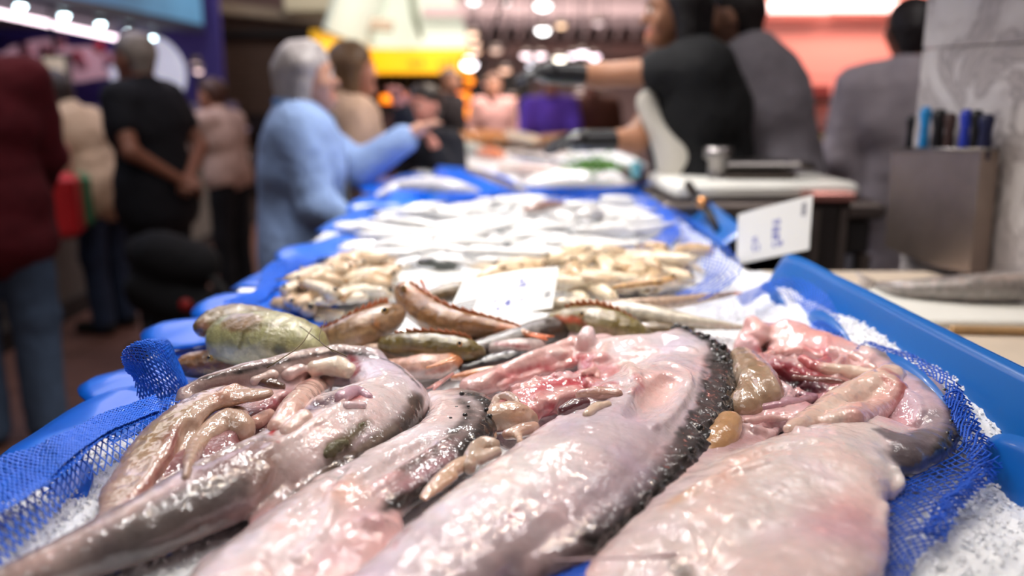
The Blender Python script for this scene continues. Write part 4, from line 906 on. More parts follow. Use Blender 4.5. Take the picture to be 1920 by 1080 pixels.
fish('dark brown filler fish added as shade between the yellow-green fish and the olive-brown one', [(590, 668, 12), (640, 660, 20), (700, 655, 22), (750, 660, 16)], '3a281c', '4a3628', .8, tail=False, head=False, belly_low=-.6)  # filler fish, its dark colour stands in for shade in the gap
fish('blackish glossy fish showing between the two middle monkfish heads', [(870, 690, 12), (915, 680, 18), (960, 672, 20), (1010, 664, 14)], '1e1c22', '6a6468', .8, tail=False, head=False, belly_low=-.3)
fish('dark brown filler fish added as shade under the handwritten price card', [(790, 632, 16), (850, 636, 22), (930, 634, 24), (1000, 628, 20)], '35241a', '4a3628', .7, tail=False, head=False, belly_low=-.6)  # added filler, dark in place of shadow below the card
fish('brown fish lying under the silvery fish behind the largest monkfish', [(1170, 622, 14), (1230, 618, 20), (1290, 622, 14)], '6a5636', '6e5a40', .8, tail=False, head=False)
# ================================================================== price cards
CARD = mat('card_white', 'dededb', rough=.4); INK = mat('blue_ink', '2c3aa4', rough=.6); GREYP = mat('grey_print', '85858c', rough=.7); INKD = mat('dark_ink', '5a5c66', rough=.6)
def card(label, c, th=.0014, name='price_card', strokes=(), prints=(), lines=0, group=None, backpin=None):
    """c: four corners (tl, tr, br, bl); strokes are handwriting polylines in card units (0..1)"""
    c = [np.array(q, float) for q in c]; t = thing(name, label, 'price card', (c[0] + c[2]) / 2 * [1, 1, 0] + [0, 0, min(q[2] for q in c)], group)
    nn = np.cross(c[1] - c[3], c[0] - c[2]); nn /= np.linalg.norm(nn)
    if nn @ (np.array([0, 0, CAMZ]) - c[0]) < 0: nn = -nn
    uv = lambda u, v: (c[0] * (1 - u) + c[1] * u) * (1 - v) + (c[3] * (1 - u) + c[2] * u) * v
    bend = lambda u, v: uv(u, v) + nn * .004 * sin(pi * u)
    N = 10; V = []; Fc = []
    rim_ = [(i / N, 0) for i in range(N + 1)] + [(1 - i / N, 1) for i in range(N + 1)]
    for k in range(N + 1):
        for v in (0, 1):
            V.append(bend(k / N, v) + nn * th / 2); V.append(bend(k / N, v) - nn * th / 2)
    for k in range(N):
        a = k * 4; b = a + 4; Fc += [(a, a + 2, b + 2, b), (a + 1, b + 1, b + 3, a + 3), (a, b, b + 1, a + 1), (a + 2, a + 3, b + 3, b + 2)]
    Fc += [(0, 1, 3, 2), (N * 4, N * 4 + 2, N * 4 + 3, N * 4 + 1)]
    mk('card', V, Fc, CARD, t, smooth=False)
    def ribbon(b, pts, w):
        for i in range(len(pts) - 1):
            p = bend(*pts[i]) + nn * (th / 2 + .0003); q = bend(*pts[i + 1]) + nn * (th / 2 + .0003); d = q - p; s_ = np.cross(nn, d); s_ = s_ / (np.linalg.norm(s_) + 1e-9) * w
            b.add([p - s_, q - s_, q + s_, p + s_], [(0, 1, 2, 3)])
    if strokes:
        for q in strokes:
            b = MB(); ribbon(b, [(x, y) for x, y in q], .0013); b.build('pen_stroke', INK, t)
    if prints:
        for (x0, y0, x1, y1) in prints:
            b = MB(); ribbon(b, [(x0, y0), (x1, y1)], .0014); b.build('printed_line', GREYP, t)
    return t
def digits(x, y, w, h, txt):
    G = {'4': [[(0, 0), (0, .5), (1, .5)], [(.8, 0), (.8, 1)]], '3': [[(0, 0), (1, .1), (.4, .45), (1, .75), (0, 1)]], '2': [[(0, .2), (.6, 0), (1, .3), (0, 1), (1, 1)]], '6': [[(.9, 0), (.1, .6), (.5, 1), (1, .7), (.2, .6)]],
         '0': [[(.5, 0), (0, .5), (.5, 1), (1, .5), (.5, 0)]], '5': [[(1, 0), (0, 0), (0, .45), (.9, .5), (.8, 1), (0, .95)]], ',': [[(.3, .9), (.1, 1.2)]], '1': [[(.2, .2), (.6, 0), (.6, 1)]], '9': [[(1, .3), (.3, .5), (.1, .1), (1, 0), (.8, 1)]], '8': [[(1, .1), (0, .2), (1, .75), (.2, 1), (0, .7), (1, .1)]],
         '*': [[(0, .2), (1, .9)], [(1, .1), (0, .9)], [(0, .5), (1, .5)]]}
    out = []
    for i, ch in enumerate(txt): out += [[(x + (i + px_ * .7) * w, y + py_ * h) for px_, py_ in q] for q in G.get(ch, [])]
    return out
def rot(strokes):   # quarter turn on the card (text reads along the long side seen from the customers)
    return strokes
card('white price card with blue handwriting standing on the brown gurnards', [PD(868, 528, 1.30), PD(1048, 500, 1.36), PD(1036, 578, 1.24), PD(824, 621, 1.18)],
     strokes=[[(.45, .28), (.5, .22), (.55, .3), (.6, .24)], [(.62, .2), (.63, .3), (.66, .26)], [(.44, .45), (.47, .4), (.5, .46), (.55, .42), (.6, .46), (.62, .40)], [(.5, .55), (.54, .52), (.6, .56), (.64, .5)], [(.44, .6), (.42, .68)], [(.52, .72), (.58, .68), (.54, .78), (.6, .76)], [(.56, .66), (.57, .8)], [(.64, .7), (.68, .74), (.7, .68)], [(.46, .78), (.5, .84), (.47, .86)]] + digits(.62, .32, .04, .1, '32'),
     prints=[(.04 + .0 * i, .5 + .045 * i, .24, .5 + .045 * i) for i in range(9)] + [(.90, .62 + .04 * i, .96, .60 + .04 * i) for i in range(4)] + [(.3, .1 + .12 * i, .34, .1 + .12 * i) for i in range(5)])
card('white price card lying half behind the handwritten one', [PD(703, 513, 1.52), PD(910, 506, 1.55), PD(905, 534, 1.48), PD(694, 538, 1.45)], prints=[(.3, .3, .32, .5)], strokes=[[(.5, .3), (.52, .5)], [(.48, .4), (.53, .4)]])
card('tilted white price card standing against the vendors\' rim', [PD(1384, 402, 1.88), PD(1524, 366, 1.72), PD(1517, 468, 1.70), PD(1381, 497, 1.86)],
     strokes=digits(.52, .30, .035, .09, '160') + digits(.52, .44, .035, .09, '280') + digits(.52, .58, .035, .09, '398') + digits(.53, .72, .035, .09, '6,50') + digits(.24, .55, .04, .1, '35') + digits(.24, .7, .04, .1, '9,2'),
     prints=[(.88, .12 + .03 * i, .94, .12 + .03 * i) for i in range(8)])
card('plain white card at the customers\' end of the small silver fish', [PD(663, 384, 2.62), PD(748, 384, 2.62), PD(752, 422, 2.55), PD(660, 422, 2.55)])
# ================================================================== the heaps further up the stall
def fishmesh(L=.16, w=.018, t=.012, n=12, col_back='7d8286', col_belly='e9e8e6', head=.0, bend=0, tailw=.020):
    V = []; C = []; prof = [(0, .12), (.04, .45), (.12, .8), (.28, 1), (.5, .95), (.72, .62), (.86, .3), (.92, .2)]
    for u, r in prof:
        x = (u - .5) * L; o = bend * sin(pi * u) * L
        for k in range(n):
            a = 2 * pi * k / n; V.append((x, o + w * r * cos(a), t * r * sin(a))); m = np.clip(.5 + 1.2 * sin(a), 0, 1) if True else 0
            C.append(np.array(lin(col_back)) * max(0, cos(a)) ** .7 * .9 + np.array(lin(col_belly)) * (1 - max(0, cos(a)) ** .7 * .9))
    Fc = [(i * n + k, i * n + (k + 1) % n, (i + 1) * n + (k + 1) % n, (i + 1) * n + k) for i in range(len(prof) - 1) for k in range(n)]
    Fc += [tuple(range(n - 1, -1, -1))]
    b = len(V); x = .42 * L
    V += [(x, -w * .15, .001), (x, w * .15, .001), (.5 * L + .004, tailw, .0015), (.47 * L, 0, .001), (.5 * L + .004, -tailw, .0015)]
    V += [(p[0], p[1], -p[2]) for p in V[b:b + 5]]; C += [np.array(lin(col_back)) * .9] * 10
    Fc += [(b, b + 3, b + 2, b + 1), (b, b + 4, b + 3), (b + 5, b + 6, b + 7, b + 8), (b + 5, b + 8, b + 9), (b + 1, b + 2, b + 7, b + 6), (b + 4, b, b + 5, b + 9), (b + 2, b + 3, b + 8, b + 7), (b + 3, b + 4, b + 9, b + 8)]
    lastring = (len(prof) - 1) * n; Fc.append(tuple(lastring + k for k in range(n)))
    return np.array(V), Fc, np.array(C)
SILV = mat('silver_fish_skin', vcol=True, rough=.28, coat=.8, spec=.7, vary=.2, vscale=80, bump=.0008, bscale=200)
def heap(n, name, label, cat, group, protos, where, m, lay_=.02, ang=(0, pi), eyes=True):
    made = []
    for k, (V, Fc, C) in enumerate(protos):
        o = mk(name, V, Fc, m, None, cols=C, origin=(0, 0, 0)); tag(o, label, cat, group)
        e = None
        if eyes:
            L = V[:, 0].min(); w = V[:, 1].max(); e = MB().sphere((L * .84, w * .25, V[:, 2].max() * .55), w * .16, 8).build('eye', EYEB, o, smooth=True, origin=(0, 0, 0))
        made.append((o, e))
    for i in range(n):
        o, e = made[i % len(made)]
        if i >= len(made):
            c = link(o.copy())
            if e: d = link(e.copy()); d.parent = c
            o = c
        x, y, z = where(i)
        o.location = (x, y, z); o.rotation_euler = (random.uniform(-.5, .5), random.uniform(-.14, .14), random.uniform(*ang)); sc = random.uniform(.8, 1.2); o.scale = (sc, sc, sc)
        o['_l'] = [x, y, z]
def inpoly(px, py, poly):
    r = False; j = len(poly) - 1
    for i in range(len(poly)):
        xi, yi = poly[i]; xj, yj = poly[j]
        if (yi > py) != (yj > py) and px < (xj - xi) * (py - yi) / (yj - yi) + xi: r = not r
        j = i
    return r
def scatter(poly, z0, zt, cx=None):
    xs = [p[0] for p in poly]; ys = [p[1] for p in poly]
    P3 = [P(x, y, z0)[:2] for x, y in poly]; X = [p[0] for p in P3]; Y = [p[1] for p in P3]
    def f(i):
        while True:
            x = random.uniform(min(X), max(X)); y = random.uniform(min(Y), max(Y))
            if inpoly(x, y, [tuple(p) for p in P3]): return x, y, z0 + random.uniform(0, zt)
    return f
sil = [fishmesh(.17, .017, .012, col_back='6f767c', bend=b) for b in (0, .06, -.05)] + [fishmesh(.14, .020, .010, col_back='8d8a8c', bend=.03)]
heap(150, 'silver_fish', 'small silvery white fish in the broad heap on the ice', 'fish', 'small silver fish heaped in the middle of the stall', sil,
     scatter([(650, 496), (680, 445), (735, 412), (960, 388), (1180, 382), (1250, 430), (1180, 482), (980, 508), (760, 505)], BED + .012, .03), SILV, ang=(-.5, .6))
for lbl, pts, cb, cl in (('blackish fish lying among the silver ones above the first price card', [(790, 492, 10, .04), (820, 494, 13, .04), (850, 497, 9, .04)], '2a3230', '4a5452'),
                         ('rosy brown fish on top of the far edge of the silver heap', [(985, 395, 8, .05), (1010, 388, 14, .05), (1050, 384, 9, .05)], '9a7468', 'c8b2aa'),
                         ('pale round-bellied fish shining near the middle of the silver heap', [(1080, 405, 9, .05), (1100, 402, 16, .05), (1125, 398, 9, .05)], 'f0eeec', 'f0eeec')):
    fish(lbl, pts, cb, cl, .8, h=.004, tail=True, tailcol=cb)
# cream shellfish and squid pieces
def curl(L=.08, r=.011, bend=1.2, col='e6d2b4', col2='f8f2e8', n=8, m=9):
    V = []; C = []
    for i in range(m + 1):
        t = i / m; a = (t - .5) * bend; R = L / max(bend, .2); p = np.array([R * sin(a), R * (1 - cos(a)), 0]); rr = r * (.35 + .9 * sin(pi * min(1, t * .85 + .12)) ** .7) * (1 + .12 * (i % 2)); nrm = np.array([-sin(a), cos(a), 0])
        for k in range(n):
            w = 2 * pi * k / n; V.append(p + rr * (cos(w) * nrm + .8 * sin(w) * Z)); q = .5 + .5 * sin(w); C.append(np.array(lin(col)) * q + np.array(lin(col2)) * (1 - q))
    Fc = [(i * n + k, i * n + (k + 1) % n, (i + 1) * n + (k + 1) % n, (i + 1) * n + k) for i in range(m) for k in range(n)] + [tuple(range(n - 1, -1, -1)), tuple(m * n + k for k in range(n))]
    b = len(V); e = V[b - n:]; c = np.mean(e, 0)
    for q in (-1, 0, 1):
        k0 = len(V); d = c - np.mean(V[b - 3 * n:b - 2 * n], 0); d /= np.linalg.norm(d) + 1e-9; sd = np.cross(d, Z) * q * .9
        V += [c + sd * r * .3, c + (d + sd * .6) * r * 1.3 + np.cross(d, Z) * r * .35, c + (d + sd * .6) * r * 1.5 + [0, 0, .001], c + (d + sd * .6) * r * 1.3 - np.cross(d, Z) * r * .35, c - [0, 0, r * .3]]; C += [np.array(lin(col))] * 5
        Fc += [(k0, k0 + 1, k0 + 2), (k0, k0 + 2, k0 + 3), (k0 + 4, k0 + 2, k0 + 1), (k0 + 4, k0 + 3, k0 + 2), (k0, k0 + 4, k0 + 1), (k0, k0 + 3, k0 + 4)]
    return np.array(V), Fc, np.array(C)
SHELL = mat('shellfish_skin', vcol=True, rough=.35, coat=.7, sss=.1, vary=.35, vscale=70, bump=.001, bscale=200)
CR = [curl(.085, .012, 1.1), curl(.07, .011, 1.7, 'd2b08a', 'f2e8d8'), curl(.1, .010, .5, 'eeDfc6', 'faf5ee'), curl(.06, .014, .8, 'c9a67c', 'eee0cc')]
heap(60, 'prawn', 'cream and tan prawn in the heap on the customers\' side', 'prawn', 'prawns heaped on the customers\' side', CR, scatter([(530, 585), (560, 552), (620, 525), (735, 515), (735, 560), (640, 590), (560, 598)], BED + .016, .045), SHELL, ang=(0, 6.28))
CR2 = [curl(.09, .013, 1.0, 'dfc49c', 'f6ecda'), curl(.08, .013, 1.5, 'd0ac80', 'f2e6d2'), curl(.11, .011, .4, 'ead6b4', 'faf4e8')]
heap(75, 'prawn', 'cream and tan prawn in the heap beside the handwritten price card', 'prawn', 'prawns heaped behind the price card', CR2, scatter([(1040, 560), (1050, 510), (1110, 490), (1210, 480), (1300, 495), (1290, 530), (1230, 550), (1120, 565)], BED + .016, .04), SHELL, ang=(0, 6.28))
heap(14, 'prawn', 'tan prawn peeping out above the handwritten price card', 'prawn', 'prawns above the price card', CR2[:2], scatter([(900, 520), (1020, 500), (1030, 520), (930, 535)], BED + .02, .02), SHELL, ang=(0, 6.28))
fish('slim tan fish with a black eye lying on top of the cream shellfish', [(1265, 523, 7, .06), (1240, 528, 10, .055), (1190, 534, 9, .05), (1150, 540, 6, .05)], 'd9a866', 'eed9b4', .9, h=.003, eyes=(((1262, 517, .075), .004),), tail=False)
# far big fish
fish('large silvery grey fish at the customers\' edge in front of the far heap', [(705, 368, 5, .02), (745, 352, 16, .015), (800, 350, 24, .01), (850, 355, 22, .01), (890, 362, 12, .01)], 'c2bfc3', '8f8d92', .85, h=.008, tailcol='9a9a9e', belly_low=-.3)
fish('long dark slate fish lying across the blue sheet', [(875, 318, 6, .07), (905, 328, 9, .065), (940, 342, 9, .06), (985, 360, 5, .05)], '5f5356', '7c6f70', .8, h=.008, tailcol='4a4245')
fish('black fish with a shining white belly lying on the far heap', [(955, 288, 5, .12), (985, 296, 8, .12), (1030, 302, 7, .12), (1055, 304, 4, .12)], '16191b', 'dcdcdc', .8, h=.010, tailcol='222222')
def mound(label, pts, col, fl, h=.012, disp=.006, cat='ice', name='ice_heap', m=None, df=14):
    L = lay(pts, fl); s = Sdf(); s.line(L, col, .02, fl, Z, 2); t = thing(name, label, cat, (L[0][0], L[0][1], BED))
    s.build('heap', m or ICE, h, t, disp=disp, df=df, disp2=.002, df2=60); return t
mound('white flat fillets heaped below the green parsley', [(990, 345, 26), (1050, 335, 38), (1110, 336, 38), (1160, 345, 24)], 'efebe8', .45, m=FLESH, name='fillet_heap', cat='fish')
mound('rosy white ice heap behind the green parsley', [(1060, 302, 18), (1110, 292, 26), (1160, 300, 24), (1200, 312, 14)], 'eadcd8', .6, name='ice_heap', cat='ice')
mound('pinkish grey flat fish beside the black one', [(940, 315, 10), (990, 318, 22), (1050, 322, 22), (1080, 330, 12)], 'cdb6ae', .5, m=FLESH, name='flat_fish', cat='fish')
mound('white crab-pink heap at the customers\' far corner', [(790, 300, 12), (820, 290, 16), (860, 296, 14)], 'e2cfd0', .8, m=FLESH, name='octopus', cat='seafood')
mound('pale green-white fillets beside the orange salmon', [(850, 275, 11), (880, 275, 15), (905, 282, 12)], 'd9e0d2', .7, m=FLESH, name='fillet_heap', cat='fish')
mound('orange salmon piece on the far heap', [(900, 285, 10), (925, 285, 13), (940, 290, 8)], 'e88a5c', .8, m=FLESH, name='salmon_piece', cat='fish')
mound('cream fish heap above the salmon piece', [(930, 262, 14), (960, 258, 18), (1000, 266, 16)], 'efdfc8', .8, m=FLESH, name='fillet_heap', cat='fish')
mound('orange shellfish heap at the far end of the stall', [(835, 264, 12), (870, 260, 16), (915, 259, 16), (950, 262, 12)], 'd99a60', .9, m=FLESH, name='shellfish_heap', cat='seafood', disp=.02)
mound('tan shellfish tray heap in front of the purple blouse', [(1000, 262, 10), (1050, 260, 14), (1100, 258, 14), (1150, 262, 10)], 'b98a5c', .9, m=FLESH, name='shellfish_heap', cat='seafood', disp=.02)
# parsley
pa = thing('parsley_bunch', 'bunch of green curly parsley stuck in the white fillets', 'parsley', P(1115, 318, BED + .08))
GR = mat('parsley_green', '5f9a2c', rough=.6, vary=.4, vscale=80)
V = []; Q = []; c0 = P(1115, 318, BED + .09)
for i in range(420):
    p = c0 + [random.gauss(0, .045), random.gauss(0, .03), abs(random.gauss(.0, .02))]; r = .008; a = random.random() * 6; k = len(V)
    u = np.array([cos(a), sin(a), random.uniform(-.6, .6)]) * r; w = np.array([-sin(a), cos(a), random.uniform(-.6, .6)]) * r; nz = np.cross(u, w); nz = nz / np.linalg.norm(nz) * .0008
    V += [p - u, p + w, p + u, p - w, p - u + nz, p + w + nz, p + u + nz, p - w + nz]; Q += [(k, k + 1, k + 2, k + 3), (k + 7, k + 6, k + 5, k + 4), (k, k + 4, k + 5, k + 1), (k + 1, k + 5, k + 6, k + 2), (k + 2, k + 6, k + 7, k + 3), (k + 3, k + 7, k + 4, k)]
tag(mk('leaves', V, Q, GR, pa, smooth=False), kind='stuff')
b = MB()
for i in range(8): b.tube([c0 + [random.gauss(0, .02), random.gauss(0, .015), -.03], c0 + [random.gauss(0, .03), 0, .01]], .0018, 5)
tag(b.build('stems', GR, pa), kind='stuff')
# small turquoise glove/cup
g = thing('turquoise_cup', 'small turquoise plastic cup at the end of the blue sheet', 'cup', P(1193, 330, BED + .02))
c = P(1193, 333, BED + .02); MB().lathe(c, [(.012, 0), (.020, .004), (.026, .06), (.028, .062), (.024, .058), (.018, .006), (.001, .005)], 16).build('cup', mat('turquoise', '79c6cf', rough=.4), g, smooth=True)
# ================================================================== vendors' side: chopping board, scale, steel table
WB = mat('board_white', 'dcdad2', rough=.5, vary=.08, vscale=8)
cb = thing('chopping_board', 'thick white chopping board on the steel table beside the vendors', 'chopping board', PD(1400, 350, 2.75))
pc_ = PD(1400, 345, 2.75)
MB().box(pc_ - [0, 0, .0], (.56, .42, .045), rz=.04, bev=.012).build('board', WB, cb, smooth=False)
stb = thing('steel_table', 'dull steel table under the white chopping board', 'table', pc_ * [1, 1, 0])
MB().box(pc_ - [-.02, 0, .055], (.66, .5, .05), bev=.01).build('tabletop', M_steeld, stb)
MB().box(pc_ - [-.02, -.02, .14], (.62, .44, .11), bev=.01).build('apron', mat('black_steel', '2b2727', rough=.5), stb)
for sx in (-.28, .31):
    for sy in (-.2, .2): MB().box(((pc_[0] + sx), pc_[1] + sy, (pc_[2] - .19) / 2), (.04, .04, pc_[2] - .19), bev=.004).build('leg', M_steeld, stb)
sc = thing('weighing_scale', 'small steel scale with an upright post on the chopping board', 'scale', pc_ + [-.12, .0, .03])
q = PD(1345, 325, 2.7)
MB().box(q + [.13, .06, -.005], (.22, .20, .03), bev=.01).build('base', M_steeld, sc); MB().box(q + [.13, .06, .03], (.24, .22, .012), bev=.005).build('weighing_pan', M_steel, sc)
MB().lathe(q - [0, 0, .06], [(.001, 0), (.045, 0), (.045, .02), (.03, .03), (.03, .10), (.045, .11), (.045, .14), (.001, .142)], 20).build('post', M_steel, sc, smooth=True)
MB().tube([q + [.18, .0, .015], q + [.24, -.02, .03], q + [.30, 0, .018]], .012).build('handle', M_steeld, sc, smooth=True)
lid = thing('steel_bench', 'low steel bench end with a reddish top beside the tall grey-clad vendor', 'bench', PD(1545, 420, 2.6) * [1, 1, 0])
c = PD(1545, 358, 2.55); MB().box((c[0], c[1] + .1, c[2] - .01), (.14, .36, .03), bev=.006).build('top', mat('rosy_steel', 'b98078', rough=.25, metal=.8), lid)  # reddish metal colour on the bench top
MB().box((c[0], c[1] + .1, (c[2] - .03) / 2), (.12, .32, c[2] - .03), bev=.006).build('body', mat('dark_cabinet', '2a2322', rough=.5), lid)
for k in (-.04, .04): MB().box((c[0] + k, c[1] - .065, (c[2] - .03) / 2), (.018, .012, c[2] - .06)).build('edge_strip', M_steeld, lid)
dk = thing('dark_cabinet', 'dark brown cabinet row behind the vendors below the pink wall', 'cabinet', (2.0, 4.6, 0))
MB().box((2.2, 4.8, .58), (1.9, .5, 1.12), bev=.02).build('body', mat('brown_cabinet', '332b28', rough=.55, vary=.2, vscale=5), dk)
MB().box((2.2, 4.8, 1.155), (1.95, .55, .03), bev=.008).build('top', mat('cabinet_top', '4a3d38', rough=.4), dk)
for k in range(3):
    f = MB().box((1.6 + .6 * k, 4.54, .6), (.56, .02, .9), bev=.004).build('door', mat('brown_cabinet2', '3a302c', rough=.5), dk); MB().tube([(1.8 + .6 * k, 4.52, .8), (1.8 + .6 * k, 4.52, 1.0)], .008).build('handle', M_steeld, f)
# tool hanging by the second card: dark strap
hk = thing('steel_hook', 'dark steel clamp hanging over the far blue sheet', 'clamp', PD(1320, 400, 2.3))
b = MB(); b.tube([PD(1290, 345, 2.45), PD(1312, 380, 2.35), PD(1330, 400, 2.3), PD(1345, 432, 2.2)], [.012, .014, .012, .008]); b.build('arm', mat('black_metal', '24201f', rough=.35, metal=.7), hk, smooth=True)
MB().sphere(PD(1318, 380, 2.33), .018, 12).build('bolt', mat('brass', 'c08a5a', rough=.3, metal=1), hk, smooth=True)
# white side counter with a fish
sctr = thing('side_counter', 'white topped side counter beyond the blue rim, below the marble pillar', 'counter', (1.2, 1.5, 0))
MB().box((.795, 1.42, .985), (.43, 1.16, .03), bev=.006).build('worktop', mat('counter_beige', 'c9b9a6', rough=.5, vary=.08, vscale=10), sctr)
MB().box((.80, 1.42, .49), (.38, 1.1, .955), bev=.01).build('body', M_steeld, sctr)
bd = thing('white_board', 'white plastic board lying under the grey fish on the side counter', 'board', P(1780, 590, 1.005))
q = P(1800, 575, 1.008); MB().box((.815, q[1] + .02, 1.008), (.37, .30, .014), rz=-.03, bev=.004).build('board', WB, bd)
wd = thing('wooden_batten', 'narrow wooden batten along the front of the white board', 'batten', P(1850, 618, 1.002)); a = P(1782, 618, 1.008); b2 = P(1990, 622, 1.008)
MB().box((a + b2) / 2, (np.linalg.norm(b2 - a), .016, .012), rz=math.atan2(b2[1] - a[1], b2[0] - a[0]), bev=.002).build('batten', mat('batten_wood', 'a8865c', rough=.5, vary=.2, vscale=30), wd)
def side_fish():
    t = thing('grey_fish', 'speckled grey fish lying on the white board by the pillar', 'fish', P(1800, 545, 1.015)); s = Sdf(); L = []
    for (px, py, r) in ((1640, 533, 5), (1680, 540, 14), (1740, 541, 20), (1820, 540, 26), (1890, 538, 29), (1945, 540, 27), (1985, 544, 14)):
        z = 1.03
        for _ in range(4): p = P(px, py, z); rr = r * depth(p) / F; z = 1.016 + rr
        L.append((*P(px, py, z), rr))
    s.line(L, '8a817c', .01, 1, Z, 3)
    mark(s, [(1640, 545, 4), (1800, 562, 5), (1950, 565, 6)], '2c2828', (.004, .9)); mark(s, [(1700, 532, 5), (1850, 522, 5), (1960, 515, 5)], 'b09a90', (.005, .7)); speck(s, 120, (1680, 540), (1960, 540), 12, ['5a5450', 'b8b0aa'], 3)
    s.build('body', SKINF, .004, t, disp=.0012, df=60)
    a = np.array(L[0][:3]); fan(t, 'tail_fin', a + [.01, 0, 0], a + [-.045, .0, .012], .025, 'b0a49c', up=[0, -.6, .8])
    eye(t, P(1955, 526, 1.07), .006)
side_fish()
# knife box
kb = thing('knife_box', 'brushed steel knife box hung on the marble pillar', 'knife box', (1.0, 2.0, 1.0))
KA = np.array([*PA, 0]) + np.array([*PDIR, 0]) * -.012 + np.array([*PN, 0]) * .03
kd = np.array([*PDIR, 0]); kn = np.array([*PN, 0])
a0 = PD(1672, 280, 2.13); a1 = PD(1841, 280, 1.84); b0 = PD(1658, 462, 2.13); b1 = PD(1818, 512, 1.84)
kn2 = np.cross(a1 - a0, -Z); kn2 /= np.linalg.norm(kn2); kn2 = kn2 if kn2 @ kn > 0 else -kn2
BOX = mat('knife_box_steel', '94847a', rough=.38, metal=.85, vary=.3, vscale=4)
v = [a0, a1, b1, (b0 + b1) / 2 + [0, 0, -.012], b0]; back = [p - kn2 * .045 for p in v]
m_ = MB(); m_.add([*v, *back], [(0, 1, 2, 3, 4), (9, 8, 7, 6, 5), (1, 6, 7, 2), (2, 7, 8, 3), (3, 8, 9, 4), (0, 4, 9, 5)]); m_.build('box', BOX, kb)
m_ = MB(); m_.tube([a0, a1], .004, 6); m_.tube([back[0], back[1]], .004, 6); m_.tube([a0, back[0]], .004, 6); m_.tube([a1, back[1]], .004, 6); m_.build('rolled_rim', M_steel, kb, smooth=True)
KC = {'black': mat('black_handle', '0d0c10', rough=.4), 'blue': mat('blue_handle', '2437a8', rough=.4), 'sky': mat('sky_handle', '1b7fc0', rough=.4), 'navy': mat('navy_handle', '14183c', rough=.4), 'brown': mat('brown_handle', '3a2420', rough=.5)}
ad_ = {'black': 'black', 'blue': 'royal blue', 'sky': 'sky blue', 'navy': 'navy', 'brown': 'dark brown'}
for k, (px, top, col, wd_, lb) in enumerate(((1695, 216, 'black', .010, 'knife with a thin black handle at the far end of the knife box'), (1722, 200, 'sky', .013, 'knife with a sky blue handle in the knife box'), (1747, 205, 'black', .016, 'knife with a thick black handle beside the sky blue one'),
        (1768, 212, 'brown', .013, 'knife with a dark brown handle in the middle of the box'), (1797, 205, 'blue', .013, 'knife with a royal blue handle leaning in the knife box'), (1817, 206, 'black', .013, 'knife with a black handle just behind the royal blue one'), (1835, 214, 'navy', .016, 'knife with a navy handle at the near end of the knife box'))):
    t_ = (px - 1672) / 169.; D_ = 2.13 + (1.84 - 2.13) * t_; base = PD(px - 8, 300, D_) - kn2 * .022; tip = PD(px, top, D_) - kn2 * .022
    kt = thing('kitchen_knife', lb, 'knife', base)
    d_ = (tip - base); b_ = MB(); b_.tube([base, base + d_ * .3, base + d_ * .6, base + d_ * .9, tip], [wd_ * .8, wd_ * .9, wd_ * .75, wd_ * 1.05, wd_ * .6], 10); b_.build('handle', KC[col], kt, smooth=True)
    b_ = MB(); e_ = (a1 - a0) / np.linalg.norm(a1 - a0); q0 = base - Z * .16; b_.add([base - e_ * .012, base + e_ * .012, q0 + e_ * .003, base - e_ * .012 + kn2 * .002, base + e_ * .012 + kn2 * .002, q0 + e_ * .003 + kn2 * .001], [(0, 1, 2), (5, 4, 3), (0, 3, 4, 1), (1, 4, 5, 2), (2, 5, 3, 0)]); b_.build('blade', M_steel, kt)
